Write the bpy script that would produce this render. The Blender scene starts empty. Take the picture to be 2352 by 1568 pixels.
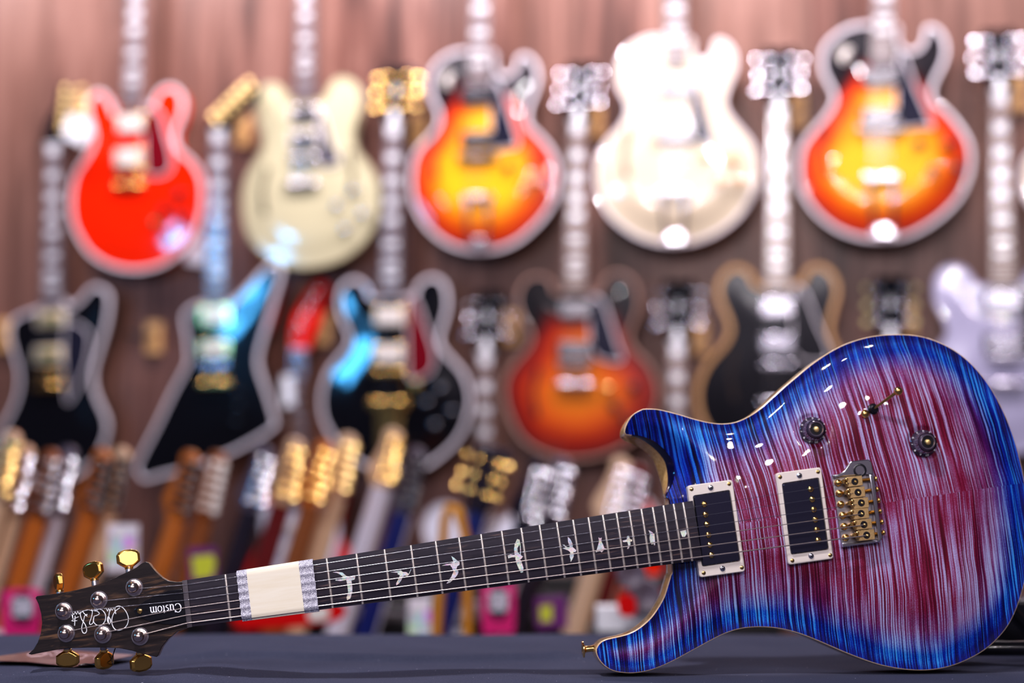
import bpy, bmesh, math, random
import numpy as np
from mathutils import Vector, Matrix
from mathutils.geometry import delaunay_2d_cdt

random.seed(7)
C = bpy.context.scene.collection
MM = 0.001
F = 3593.0
PITCH = math.radians(5.5)

# ------------------------------------------------------------------ materials
def mat(name, col=(.5, .5, .5), rough=.5, metal=0., coat=0., spec=.5, trans=0., alpha=1., emit=None, coat_rough=.05):
    m = bpy.data.materials.new(name); m.use_nodes = True
    b = m.node_tree.nodes['Principled BSDF']
    b.inputs['Base Color'].default_value = (*col, 1)
    b.inputs['Roughness'].default_value = rough
    b.inputs['Metallic'].default_value = metal
    b.inputs['Coat Weight'].default_value = coat
    b.inputs['Coat Roughness'].default_value = coat_rough
    b.inputs['Specular IOR Level'].default_value = spec
    b.inputs['Transmission Weight'].default_value = trans
    b.inputs['Alpha'].default_value = alpha
    if emit:
        b.inputs['Emission Color'].default_value = (*emit[:3], 1)
        b.inputs['Emission Strength'].default_value = emit[3]
    return m

class NG:
    """small helper for node graphs"""
    def __init__(s, m):
        s.t = m.node_tree; s.N = s.t.nodes; s.bsdf = s.N['Principled BSDF']
    def new(s, typ, **kw):
        n = s.N.new(typ)
        for k, v in kw.items(): setattr(n, k, v)
        return n
    def link(s, a, b): s.t.links.new(a, b)
    def setv(s, sock, v):
        if isinstance(v, bpy.types.NodeSocket): s.link(v, sock)
        else: sock.default_value = v
    def math(s, op, a, b=0., c=None, clamp=False):
        n = s.new('ShaderNodeMath', operation=op, use_clamp=clamp)
        s.setv(n.inputs[0], a); s.setv(n.inputs[1], b)
        if c is not None: s.setv(n.inputs[2], c)
        return n.outputs[0]
    def xyz(s, v):
        n = s.new('ShaderNodeSeparateXYZ'); s.link(v, n.inputs[0]); return n.outputs
    def comb(s, x, y, z):
        n = s.new('ShaderNodeCombineXYZ')
        for i, v in enumerate((x, y, z)): s.setv(n.inputs[i], v)
        return n.outputs[0]
    def noise(s, vec, scale=1., detail=2., rough=.5, dist=0.):
        n = s.new('ShaderNodeTexNoise'); s.link(vec, n.inputs['Vector'])
        n.inputs['Scale'].default_value = scale; n.inputs['Detail'].default_value = detail
        n.inputs['Roughness'].default_value = rough; n.inputs['Distortion'].default_value = dist
        return n.outputs['Fac']
    def ramp(s, f, stops, interp='LINEAR'):
        n = s.new('ShaderNodeValToRGB'); n.color_ramp.interpolation = interp
        els = n.color_ramp.elements
        while len(els) < len(stops): els.new(.5)
        for e, (p, c) in zip(els, stops):
            e.position = p; e.color = (*c, 1) if len(c) == 3 else c
        s.link(f, n.inputs[0]); return n.outputs['Color']
    def mix(s, f, a, b, blend='MIX'):
        n = s.new('ShaderNodeMix', data_type='RGBA', blend_type=blend)
        s.setv(n.inputs['Factor'], f)
        for i, v in ((6, a), (7, b)):
            if isinstance(v, bpy.types.NodeSocket): s.link(v, n.inputs[i])
            else: n.inputs[i].default_value = (*v, 1)
        return n.outputs[2]
    def coord(s, which='Object'):
        return s.new('ShaderNodeTexCoord').outputs[which]
    def attr(s, name):
        return s.new('ShaderNodeAttribute', attribute_name=name).outputs['Fac']
    def mapr(s, f, a, b, c=0., d=1., smooth=False):
        n = s.new('ShaderNodeMapRange'); n.interpolation_type = 'SMOOTHSTEP' if smooth else 'LINEAR'
        s.setv(n.inputs[0], f)
        for i, v in enumerate((a, b, c, d)): n.inputs[i + 1].default_value = v
        return n.outputs[0]
    def bump(s, h, strength=.3, dist=.001):
        n = s.new('ShaderNodeBump'); n.inputs['Strength'].default_value = strength
        n.inputs['Distance'].default_value = dist
        s.link(h, n.inputs['Height']); s.link(n.outputs[0], s.bsdf.inputs['Normal'])
    def base(s, c): s.link(c, s.bsdf.inputs['Base Color'])

def grain(name, a, b, rough=.4, coat=0., sx=1., sy=1., sz=1., scale=1., bump=0., lo=.35, hi=.7, spec=.5):
    m = mat(name, a, rough, coat=coat, spec=spec); g = NG(m)
    v = g.xyz(g.coord()); v = g.comb(g.math('MULTIPLY', v[0], sx), g.math('MULTIPLY', v[1], sy), g.math('MULTIPLY', v[2], sz))
    n = g.noise(v, scale, 4., .6, .3)
    g.base(g.ramp(n, [(lo, a), (hi, b)]))
    if bump: g.bump(n, bump)
    return m

M = {}
M['gold'] = mat('gold plating', (1., .66, .24), .15, 1.)
M['gold_satin'] = mat('gold satin', (1., .72, .32), .3, 1.)
M['gold_button'] = mat('aged gold button', (.85, .52, .15), .22, 1.)
M['brass'] = grain('brushed brass', (.62, .42, .19), (.78, .56, .29), .34, sx=600, sy=600, sz=600)
M['brass'].node_tree.nodes['Principled BSDF'].inputs['Metallic'].default_value = .85
M['chrome'] = mat('chrome', (.75, .74, .80), .14, 1.)
M['steel'] = mat('nickel steel', (.42, .40, .43), .34, .95)
M['fret'] = mat('fret wire', (.88, .80, .73), .34, .85)
M['black_chrome'] = mat('aged nickel cover', (.10, .10, .17), .13, .9, coat=.3)
M['post'] = mat('smoked tuner post', (.72, .58, .54), .2, 1.)
M['washer'] = mat('clear washer', (.36, .33, .37), .12, .6)
M['black'] = mat('black plastic', (.012, .012, .018), .22, coat=.4)
M['black_matt'] = mat('black rubber', (.02, .02, .022), .6)
M['cream'] = mat('cream plastic', (.86, .78, .72), .3, coat=.3)
M['white'] = mat('white paint', (.85, .85, .9), .4)
M['silver_ink_glow'] = mat('self-lit silver ink', (.85, .85, .88), .4, emit=(.8, .8, .9, .25))  # weak emission makes the ink glow without a lamp
M['string'] = mat('plain steel string', (.80, .80, .84), .2, 1.)
M['wound'] = mat('wound string', (.88, .76, .70), .28, .9)
M['nut'] = grain('grey nut', (.085, .072, .085), (.115, .10, .115), .45, sx=80, sy=300, sz=80)

m = M['board'] = grain('dark rosewood', (.020, .016, .028), (.036, .029, .046), .45, sx=25, sy=260, sz=100, lo=.3, hi=.7, spec=.3); 
g = NG(m)
v = g.xyz(g.coord()); vv = g.comb(g.math('MULTIPLY', v[0], 22.), g.math('MULTIPLY', v[1], 420.), 0.)
st = g.noise(vv, 1., 3., .6); pt = g.noise(g.coord(), 28., 1.)
fac = g.math('MULTIPLY', g.mapr(st, .56, .68), g.mapr(pt, .46, .62))
oldc = g.bsdf.inputs['Base Color'].links[0].from_socket
g.base(g.mix(g.math('MULTIPLY', fac, .5), oldc, (.24, .15, .13)))

m = M['head'] = mat('ebony headstock veneer', (.03, .02, .02), .33, coat=.15); g = NG(m)
v = g.xyz(g.coord()); vv = g.comb(g.math('MULTIPLY', v[0], 26.), g.math('MULTIPLY', v[1], 210.), 0.)
n1 = g.noise(vv, 1., 4., .65, .6); n2 = g.noise(g.coord(), 30., 2.)
base = g.ramp(n1, [(.3, (.014, .011, .013)), (.75, (.040, .028, .028))])
g.base(g.mix(g.math('MULTIPLY', g.mapr(n1, .52, .66), g.mapr(n2, .42, .58)), base, (.17, .095, .055)))

M['mahogany'] = grain('amber mahogany', (.60, .36, .13), (.78, .52, .23), .25, coat=.6, sx=90, sy=300, sz=300)
M['maple_edge'] = grain('natural maple edge', (.80, .58, .36), (.92, .72, .50), .2, coat=.8, sx=60, sy=60, sz=300)
M['neckwood'] = grain('amber neck', (.30, .14, .045), (.42, .21, .08), .3, coat=.5, sx=12, sy=200, sz=200)

# flamed maple top with a blue to magenta burst
m = M['flame'] = mat('flamed maple burst', (.3, .02, .1), .5, coat=1., coat_rough=.015, spec=.2); g = NG(m)
v = g.xyz(g.coord())
side = g.math('GREATER_THAN', v[1], .0005)
wn = g.noise(g.comb(v[0], v[1], g.math('MULTIPLY', side, 3.)), 14., 2.)
wn2 = g.noise(g.comb(v[0], v[1], g.math('MULTIPLY', side, 3.)), 60., 1.)
xw = g.math('ADD', v[0], g.math('MULTIPLY', g.math('SUBTRACT', wn, .5), .0055))
xw = g.math('ADD', xw, g.math('MULTIPLY', g.math('SUBTRACT', wn2, .5), .0006))
xw = g.math('ADD', xw, g.math('MULTIPLY', g.math('MAXIMUM', v[1], 0.), .09))
xw = g.math('ADD', xw, g.math('MULTIPLY', g.math('MINIMUM', v[1], 0.), -.05))
vec = g.comb(g.math('MULTIPLY', xw, 760.), g.math('MULTIPLY', v[1], 7.), g.math('MULTIPLY', side, 17.))
s1 = g.noise(vec, 1., 1.2, .45)
vec2 = g.comb(g.math('MULTIPLY', xw, 270.), g.math('MULTIPLY', v[1], 10.), g.math('MULTIPLY', side, 37.))
s2 = g.noise(vec2, 1., 1., .5)
fine = g.noise(g.comb(g.math('MULTIPLY', v[0], 1900.), g.math('MULTIPLY', v[1], 1100.), 0.), 1., 1.)
patch = g.noise(g.comb(v[0], v[1], side), 16., 2.)
st = g.math('ADD', g.math('MULTIPLY', s1, .85), g.math('MULTIPLY', s2, .25))
st = g.math('ADD', st, g.math('MULTIPLY', g.math('SUBTRACT', patch, .5), .25))
st = g.math('ADD', st, g.math('MULTIPLY', g.math('SUBTRACT', fine, .5), .24))
stripe = g.mapr(st, .42, .68)
bu = g.math('ADD', g.attr('burst'), g.math('MULTIPLY', g.math('SUBTRACT', s1, .5), .30))
bu = g.math('ADD', bu, g.math('MULTIPLY', g.math('SUBTRACT', patch, .5), .25))
red = g.ramp(stripe, [(.0, (.06, .0, .03)), (.34, (.17, .006, .075)), (.56, (.27, .05, .20)), (.72, (.33, .20, .44)), (.95, (.46, .48, .78))])
crim = g.ramp(stripe, [(.0, (.085, .0, .014)), (.35, (.20, .002, .034)), (.60, (.29, .03, .11)), (.80, (.36, .19, .42)), (1., (.48, .47, .76))])
purple = g.ramp(stripe, [(.0, (.025, .0, .045)), (.35, (.08, .004, .16)), (.58, (.10, .07, .38)), (.76, (.14, .24, .62)), (.97, (.34, .50, .86))])
blue = g.ramp(stripe, [(.0, (.0, .0, .028)), (.35, (.0, .002, .16)), (.56, (.0, .018, .42)), (.76, (.004, .13, .66)), (1., (.05, .36, .85))])
navy = g.ramp(stripe, [(.0, (.0, .0, .02)), (.45, (.0, .001, .14)), (.8, (.0, .02, .40)), (1., (.01, .12, .6))])
c = g.mix(g.mapr(bu, .06, .22, smooth=True), navy, blue)
c = g.mix(g.mapr(bu, .30, .56, smooth=True), c, purple)
c = g.mix(g.mapr(bu, .50, .80, smooth=True), c, red)
c = g.mix(g.mapr(bu, .85, 1.15, smooth=True), c, crim)
g.base(c)

# abalone
m = M['abalone'] = mat('abalone', (.6, .7, .7), .22, coat=.6); g = NG(m)
vo = g.new('ShaderNodeTexVoronoi'); vo.inputs['Scale'].default_value = 260.; g.link(g.coord(), vo.inputs['Vector'])
n = g.noise(g.coord(), 420., 3., .7, 1.2)
c = g.ramp(n, [(.25, (.20, .24, .26)), (.38, (.35, .75, .72)), (.46, (.95, .88, .95)), (.54, (.98, .98, 1.)), (.60, (.95, .68, .50)), (.68, (.50, .60, .95)), (.8, (1., 1., 1.))])
g.base(g.mix(.25, c, vo.outputs['Color']))

# tape
m = M['tape_cream'] = grain('cream paper tape', (.92, .83, .66), (.97, .90, .76), .6, sx=20, sy=200, sz=50, bump=.05)
m = M['foam'] = mat('silver foam sheet', (.6, .6, .68), .5); g = NG(m)
n = g.noise(g.coord(), 1500., 2., .8); g.base(g.ramp(n, [(.40, (.16, .15, .22)), (.5, (.50, .48, .60)), (.60, (.95, .95, 1.))])); g.bump(n, .3)

# cloth
m = M['cloth'] = mat('charcoal cloth', (.075, .075, .105), .9, spec=.04); g = NG(m)
m.node_tree.nodes['Principled BSDF'].inputs['Sheen Weight'].default_value = .0
n = g.noise(g.coord(), 900., 2.); n2 = g.noise(g.coord(), 9., 3.); sp = g.noise(g.coord(), 420., 0.)
c = g.ramp(n, [(.3, (.044, .048, .080)), (.7, (.078, .084, .132))])
c = g.mix(g.math('MULTIPLY', g.mapr(n2, .3, .7), .3), c, (.095, .102, .155))
g.base(g.mix(g.mapr(sp, .86, .89), c, (.6, .6, .75))); g.bump(n, .15)

# wood wall
m = M['wall'] = mat('dark wood wall panelling', (.2, .08, .06), .42, coat=.12, coat_rough=.3, spec=.35); g = NG(m)
v = g.xyz(g.coord())
pl = g.math('FLOOR', g.math('MULTIPLY', v[0], 5.2))
tone = g.new('ShaderNodeTexWhiteNoise', noise_dimensions='1D'); g.link(pl, tone.inputs['W'])
gx = g.noise(g.comb(g.math('MULTIPLY', v[0], 16.), g.math('MULTIPLY', v[2], 1.3), pl), 1., 4., .6, .8)
fx = g.noise(g.comb(g.math('MULTIPLY', v[0], 70.), g.math('MULTIPLY', v[2], 2.), pl), 1., 2.)
c = g.ramp(g.math('ADD', gx, g.math('MULTIPLY', g.math('SUBTRACT', fx, .5), .25)), [(.3, (.035, .010, .007)), (.5, (.150, .062, .046)), (.62, (.25, .125, .098)), (.8, (.10, .036, .027))])
c = g.mix(g.math('MULTIPLY', tone.outputs['Value'], .4), c, (.26, .14, .105))
g.base(c)
M['floor'] = grain('brown floor', (.06, .035, .025), (.11, .06, .045), .4, sx=3, sy=12, sz=1)

# ------------------------------------------------------------------ generic mesh helpers
def link(name, me, material, parent=None, smooth=False):
    o = bpy.data.objects.new(name, me); C.objects.link(o)
    if material is not None: me.materials.append(M[material] if isinstance(material, str) else material)
    if parent is not None: o.parent = parent
    if smooth:
        for p in me.polygons: p.use_smooth = True
    return o
def tag(o, label=None, cat=None, group=None, kind=None):
    if label: o['label'] = label
    if cat: o['category'] = cat
    if group: o['group'] = group
    if kind: o['kind'] = kind
    return o
def empty(name, matrix):
    o = bpy.data.objects.new(name, None); C.objects.link(o); o.matrix_world = matrix; o.empty_display_size = .05
    return o
def frombm(name, bm, material, parent=None, smooth=False, angle=None):
    bmesh.ops.recalc_face_normals(bm, faces=bm.faces)
    me = bpy.data.meshes.new(name); bm.to_mesh(me); bm.free()
    o = link(name, me, material, parent, smooth)
    if angle is not None:
        for p in me.polygons: p.use_smooth = True
        try: me.set_sharp_from_angle(angle=math.radians(angle))
        except Exception: pass
    return o
def bevel(o, w, seg=2, angle=35):
    md = o.modifiers.new('bevel', 'BEVEL'); md.width = w * MM; md.segments = seg; md.limit_method = 'ANGLE'; md.angle_limit = math.radians(angle)
    return o
def prism(name, pts, z0, z1, material, parent=None, bev=0., seg=2, zf=None):
    """extruded polygon; pts in mm in the parent's x/y; zf(x, y) adds height"""
    bm = bmesh.new()
    f = (lambda x, y: 0.) if zf is None else zf
    a = [bm.verts.new((x * MM, y * MM, (z1 + f(x, y)) * MM)) for x, y in pts]
    b = [bm.verts.new((x * MM, y * MM, (z0 + f(x, y)) * MM)) for x, y in pts]
    n = len(pts)
    bm.faces.new(a); bm.faces.new(b[::-1])
    for i in range(n): bm.faces.new((a[i], a[(i + 1) % n], b[(i + 1) % n], b[i]))
    o = frombm(name, bm, material, parent, angle=40)
    if bev: bevel(o, bev, seg)
    return o
def box(name, c, s, material, parent=None, bev=0., rot=0.):
    cx, cy, cz = c; hx, hy, hz = s[0] / 2, s[1] / 2, s[2] / 2
    co, si = math.cos(rot), math.sin(rot)
    pts = [(cx + x * co - y * si, cy + x * si + y * co) for x, y in ((-hx, -hy), (hx, -hy), (hx, hy), (-hx, hy))]
    return prism(name, pts, cz - hz, cz + hz, material, parent, bev)
def basis(axis):
    w = Vector(axis).normalized()
    u = w.orthogonal().normalized(); return u, w.cross(u), w
def lathe(name, prof, origin, axis, material, parent=None, n=24, smooth=38):
    """prof: list of (radius, height) mm; solid of revolution along axis from origin (mm)"""
    u, v, w = basis(axis); o0 = Vector(origin); bm = bmesh.new(); rings = []
    for r, h in prof:
        if r <= 1e-6: rings.append([bm.verts.new((o0 + w * h) * MM)])
        else: rings.append([bm.verts.new((o0 + w * h + (u * math.cos(t) + v * math.sin(t)) * r) * MM) for t in [2 * math.pi * k / n for k in range(n)]])
    for a, b in zip(rings, rings[1:]):
        for k in range(n):
            k2 = (k + 1) % n
            q = [a[k % len(a)], a[k2 % len(a)], b[k2 % len(b)], b[k % len(b)]]
            q = [x for i, x in enumerate(q) if x not in q[:i]]
            if len(q) > 2: bm.faces.new(q)
    for r in (rings[0], rings[-1]):
        if len(r) > 2:
            try: bm.faces.new(r)
            except Exception: pass
    return frombm(name, bm, material, parent, angle=smooth)
def tube_bm(bm, pts, rad, n=8, closed=False):
    pts = [Vector(p) for p in pts]; rings = []
    m_ = len(pts); prev = None
    for i, p in enumerate(pts):
        if closed: d = pts[(i + 1) % m_] - pts[i - 1]
        else: d = pts[min(i + 1, m_ - 1)] - pts[max(i - 1, 0)]
        if d.length < 1e-9: d = Vector((1, 0, 0))
        d.normalize()
        if prev is None: u = d.orthogonal().normalized()
        else:
            u = prev - d * prev.dot(d)
            u = u.normalized() if u.length > 1e-6 else d.orthogonal().normalized()
        prev = u; v = d.cross(u)
        r = rad[i] if isinstance(rad, (list, tuple)) else rad
        rings.append([bm.verts.new((p + (u * math.cos(t) + v * math.sin(t)) * r) * MM) for t in [2 * math.pi * k / n for k in range(n)]])
    k_ = m_ if closed else m_ - 1
    for i in range(k_):
        a, b = rings[i], rings[(i + 1) % m_]
        for k in range(n): bm.faces.new((a[k], a[(k + 1) % n], b[(k + 1) % n], b[k]))
    if not closed: bm.faces.new(rings[0][::-1]); bm.faces.new(rings[-1])
def tube(name, pts, rad, material, parent=None, n=8, closed=False):
    bm = bmesh.new(); tube_bm(bm, pts, rad, n, closed)
    return frombm(name, bm, material, parent, angle=60)
def smooth_closed(pts, sub=6):
    n = len(pts); out = []
    P = [np.array(p, float) for p in pts]
    for i in range(n):
        p0, p1, p2, p3 = P[i - 1], P[i], P[(i + 1) % n], P[(i + 2) % n]
        for k in range(sub):
            t = k / sub
            out.append(.5 * ((2 * p1) + (-p0 + p2) * t + (2 * p0 - 5 * p1 + 4 * p2 - p3) * t * t + (-p0 + 3 * p1 - 3 * p2 + p3) * t ** 3))
    return [tuple(p) for p in out]
def resample(pts, step, closed=True):
    P = np.array(pts + ([pts[0]] if closed else []), float)
    d = np.r_[0, np.cumsum(np.hypot(*(P[1:, :2] - P[:-1, :2]).T))]
    n = max(3, int(round(d[-1] / step)))
    t = np.linspace(0, d[-1], n + 1)
    if closed: t = t[:-1]
    return [tuple(np.interp(tt, d, P[:, k]) for k in range(P.shape[1])) for tt in t]
def area2(P):
    P = np.array(P)[:, :2]; x, y = P[:, 0], P[:, 1]
    return (x * np.roll(y, -1) - np.roll(x, -1) * y).sum()
def inset(pts, d):
    """move each vertex of a closed ccw polygon inwards by d"""
    P = np.array(pts, float)[:, :2]
    t = np.roll(P, -1, 0) - np.roll(P, 1, 0); t /= (np.hypot(t[:, 0], t[:, 1])[:, None] + 1e-9)
    nrm = np.stack([-t[:, 1], t[:, 0]], 1)
    return [tuple(p) for p in P + nrm * d]
def inside(P, X):
    P = np.array(P); x, y = X[:, 0], X[:, 1]; c = np.zeros(len(X), bool)
    x1, y1 = P[:, 0], P[:, 1]; x2, y2 = np.roll(x1, -1), np.roll(y1, -1)
    for a, b, c_, d in zip(x1, y1, x2, y2):
        if b == d: continue
        k = ((b > y) != (d > y)) & (x < (c_ - a) * (y - b) / (d - b) + a)
        c ^= k
    return c
def edist(P, X):
    P = np.array(P); A = P; B = np.roll(P, -1, 0); out = np.full(len(X), 1e9)
    for a, b in zip(A, B):
        ab = b - a; t = np.clip(((X - a) @ ab) / (ab @ ab + 1e-12), 0, 1)
        d = np.hypot(*(X - (a + t[:, None] * ab)).T); out = np.minimum(out, d)
    return out
def dome(name, outline, hf, spacing, material, parent, burstf=None, extra=None):
    """gridded surface inside an outline (mm); hf(X, d) -> z mm, burstf(X, d) -> attribute"""
    P = np.array(outline, float)
    lo, hi = P.min(0), P.max(0)
    gx, gy = np.meshgrid(np.arange(lo[0], hi[0], spacing), np.arange(lo[1], hi[1], spacing * .866))
    gx = gx + (np.arange(gx.shape[0])[:, None] % 2) * spacing / 2
    X = np.stack([gx.ravel(), gy.ravel()], 1)
    if extra is not None and len(extra):
        E_ = np.array(extra)
        near = np.array([np.hypot(*(E_ - x).T).min() for x in X]) if len(X) < 40000 else np.ones(len(X)) * 9
        X = np.vstack([X[near > spacing * .6], E_])
    X = X[inside(P, X)]; X = X[edist(P, X) > spacing * .45]
    allp = [Vector(p) for p in P] + [Vector(p) for p in X]
    n = len(P)
    vs, _, fs, _, _, _ = delaunay_2d_cdt(allp, [(i, (i + 1) % n) for i in range(n)], [], 1, 1e-5)
    V = np.array([[v.x, v.y] for v in vs]); d = edist(P, V); z = hf(V, d)
    me = bpy.data.meshes.new(name)
    me.from_pydata([(x * MM, y * MM, zz * MM) for (x, y), zz in zip(V, z)], [], [tuple(f) for f in fs])
    me.update()
    o = link(name, me, material, parent, True)
    if burstf is not None:
        a = me.attributes.new('burst', 'FLOAT', 'POINT'); a.data.foreach_set('value', np.asarray(burstf(V, d), dtype=np.float32))
    # face up
    if len(me.polygons) and me.polygons[0].normal.z < 0:
        me.flip_normals()
    return o
def loft(name, rings, material, parent, cap0=False, cap1=False, angle=40):
    bm = bmesh.new(); R_ = [[bm.verts.new(Vector(p) * MM) for p in r] for r in rings]
    n = len(R_[0])
    for a, b in zip(R_, R_[1:]):
        for k in range(n): bm.faces.new((a[k], a[(k + 1) % n], b[(k + 1) % n], b[k]))
    if cap0: bm.faces.new(R_[0][::-1])
    if cap1: bm.faces.new(R_[-1])
    return frombm(name, bm, material, parent, angle=angle)
def sstep(x, a, b):
    t = np.clip((x - a) / (b - a), 0, 1); return t * t * (3 - 2 * t)

# ------------------------------------------------------------------ camera frame
camR = Matrix(((1, 0, 0), (0, -math.sin(PITCH), -math.cos(PITCH)), (0, math.cos(PITCH), -math.sin(PITCH))))
camR = Matrix((( 1, 0, 0), (0, -math.sin(PITCH), -math.cos(PITCH)), (0, math.cos(PITCH), -math.sin(PITCH))))
def eul(rx, ry, rz): return Matrix.Rotation(rz, 3, 'Z') @ Matrix.Rotation(ry, 3, 'Y') @ Matrix.Rotation(rx, 3, 'X')
GP = (-0.13962634, 0.09358825, 0.13001432, -301.1015, -244.4698, 1461.642)
GR = camR @ eul(*GP[:3]); GT = camR @ Vector((GP[3], GP[4], -GP[5]))      # guitar frame relative to the camera, mm
GRi = GR.transposed()
def ray(px, py): return camR @ Vector(((px - 1176) / F, (784 - py) / F, -1.))
def GB(px, py, z=0., tilt=None):
    """image point -> guitar-local point (mm) on the plane z = z (+ tilt * x)"""
    o = GRi @ (-GT); d = GRi @ ray(px, py)
    k = tilt or 0.
    t = (z + k * o.x - o.z) / (d.z - k * d.x)
    return o + d * t
def zo(X, Y, ox, oy, s): return (ox + X / s, oy + Y / s)

# traced body outline: (px, py, height of the rim) for the face, and px of the back silhouette where it is seen
S1 = 1992 / 1052
face_px = []
def add(lst, ox, oy, s, z=-19., back=None):
    for i, (X, Y) in enumerate(lst): face_px.append((*zo(X, Y, ox, oy, s), z))
upper = [(335, 376), (390, 376), (440, 386), (500, 402), (560, 420), (620, 434), (680, 440), (740, 432), (800, 405), (850, 370), (900, 325), (950, 280), (1000, 238), (1050, 196), (1100, 159), (1160, 121), (1220, 92), (1290, 69), (1360, 56), (1430, 52), (1500, 54), (1560, 64), (1620, 85), (1680, 115), (1740, 158), (1790, 208), (1840, 272), (1880, 340), (1915, 413), (1945, 490), (1970, 575), (1990, 665), (2003, 760), (2010, 860), (2012, 950), (2008, 1040), (1995, 1130), (1965, 1230), (1928, 1310), (1880, 1372), (1820, 1425), (1750, 1465), (1680, 1493), (1600, 1510), (1520, 1513), (1440, 1505), (1360, 1488), (1290, 1465), (1220, 1438), (1150, 1408), (1080, 1378), (1020, 1355), (960, 1338), (900, 1328), (830, 1325), (760, 1332), (700, 1350), (640, 1378)]
add(upper, 1300, 740, S1)
add([(1300, 1312), (1100, 1405), (950, 1455), (780, 1485), (650, 1485), (520, 1465), (420, 1420), (340, 1350), (290, 1270), (272, 1200), (285, 1150), (330, 1090), (400, 1052), (480, 1032), (600, 1005), (700, 975), (800, 925), (900, 850), (990, 760), (1080, 630), (1150, 500), (1200, 340), (1235, 220), (1252, 120)], 1320, 1280, 5.6)
n_low = len(face_px)
cutF = [(1090, 1345), (1052, 1290), (1045, 1225), (1090, 1150), (1125, 1060), (1137, 960), (1120, 850), (1070, 760), (1000, 680), (900, 600), (800, 555), (700, 528), (610, 520), (548, 506)]
cutZ = [-24, -25, -26, -28, -30, -32, -32, -32, -31, -30, -27, -24, -21, -19]
cutB = [(1010, 1345), (1002, 1260), (990, 1180), (965, 1080), (935, 990), (905, 910), (870, 830), (820, 770), (750, 712), (680, 668), (610, 632), (550, 605), (510, 575), (482, 540)]
for (X, Y), zz in zip(cutF, cutZ): face_px.append((*zo(X, Y, 1330, 900, 5.227), zz))
add([(550, 430), (590, 342), (655, 262), (740, 213)], 1330, 900, 5.227)
ZB = -62.
front = [tuple(GB(x, y, z)) for x, y, z in face_px]
back = []
for i, p in enumerate(front):
    k = i - n_low
    if 0 <= k < len(cutB):
        q = GB(*zo(*cutB[k], 1330, 900, 5.227), ZB + 4); q2 = Vector(p)
        back.append((q.x, q.y))
    else: back.append((p[0], p[1]))
comb6 = [(f[0], f[1], f[2], b[0], b[1]) for f, b in zip(front, back)]
comb6 = smooth_closed(comb6, 8)
comb6 = resample(comb6, 3.2)
if area2(comb6) < 0: comb6 = comb6[::-1]
A5 = np.array(comb6)
FR = A5[:, :2]; FZ = A5[:, 2]; BK = A5[:, 3:5]
# camera height: lowest body point sits on the table
lowest = 1e9
for (x, y), z in list(zip(FR, FZ)) + [(b, ZB) for b in BK]:
    lowest = min(lowest, (GR @ Vector((x, y, z)) + GT).z)
HC = -lowest * MM + .0012
camera_data = bpy.data.cameras.new('camera'); cam = bpy.data.objects.new('camera', camera_data); C.objects.link(cam)
CAMLOC = Vector((0, 0, HC)); cam.matrix_world = Matrix.Translation(CAMLOC) @ camR.to_4x4()
camera_data.sensor_width = 36; camera_data.lens = 55.0; camera_data.clip_end = 50
camera_data.dof.use_dof = True; camera_data.dof.focus_distance = 1.475; camera_data.dof.aperture_fstop = 1.9
bpy.context.scene.camera = cam
GM = Matrix.Translation(CAMLOC + GT * MM) @ GR.to_4x4()
def W(px, py, dist):
    """world point on the pixel ray at the given horizontal distance (m)"""
    r = ray(px, py); return CAMLOC + r * (dist / r.y)
def onz(px, py, z):
    r = ray(px, py); return CAMLOC + r * ((z - HC) / r.z)

# ================================================================== the guitar on the table
gt = empty('electric_guitar', GM)
tag(gt, 'electric guitar with flamed blue and magenta top lying on its side on the dark tablecloth', 'guitar')

knobs = [zo(405, 690, 1800, 870, 5.88), zo(1885, 868, 1800, 870, 5.88)]
knobL = [GB(x, y, -8.) for x, y in knobs]
CUT = FR[FZ < -20.5]
def hz(V, d):
    z = -19 + 11.5 * sstep(d, 4, 78) - .6 * sstep(d, 0, 8) * (1 - sstep(d, 8, 22))
    dc = np.full(len(V), 1e9); zc = np.full(len(V), -19.)
    for (x, y), zz in zip(FR, FZ):
        if zz < -19.01:
            r = np.hypot(V[:, 0] - x, V[:, 1] - y); k = r < dc; dc = np.where(k, r, dc); zc = np.where(k, zz, zc)
    w = np.clip(1 - dc / 26., 0, 1) ** 1.6
    z = z + (zc + 19) * w
    for K in knobL:
        r = np.hypot(V[:, 0] - K.x, V[:, 1] - K.y)
        z = z - 2.2 * (1 - sstep(r, 13.5, 18.5))
    return z
def surf(x, y):
    V = np.array([[x, y]]); return float(hz(V, edist(FR, V))[0])
def burst(V, d):
    # narrower burst towards the lower horn, wider towards the treble horn
    hornlow = np.exp(-((V[:, 0] - 405) ** 2 / 70 ** 2 + (V[:, 1] + 110) ** 2 / 60 ** 2))
    hornup = np.exp(-((V[:, 0] - 445) ** 2 / 48 ** 2 + (V[:, 1] - 100) ** 2 / 70 ** 2))
    dc = np.array([np.hypot(*(CUT - x).T).min() for x in V])
    return d / (50 - 24 * hornlow + 60 * hornup) * sstep(dc, 8, 34)  # stain also drops to navy near the cutaway, painting in its shade
rimin = inset(comb6, .75)
extra = []
for K in knobL:
    for r in (12, 13.5, 14.7, 16, 17.3, 18.5, 20):
        for k in range(44): extra.append((K.x + r * math.cos(k * math.pi / 22), K.y + r * math.sin(k * math.pi / 22)))
def hz2(V, d): return hz(V, d + .75)
top = dome('top', rimin, hz2, 3.0, 'flame', gt, burst, extra)
N_ = len(FR)
tt = np.roll(FR, -1, 0) - np.roll(FR, 1, 0); tt /= np.hypot(*tt.T)[:, None]; NR = np.stack([-tt[:, 1], tt[:, 0]], 1)   # inward
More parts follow.
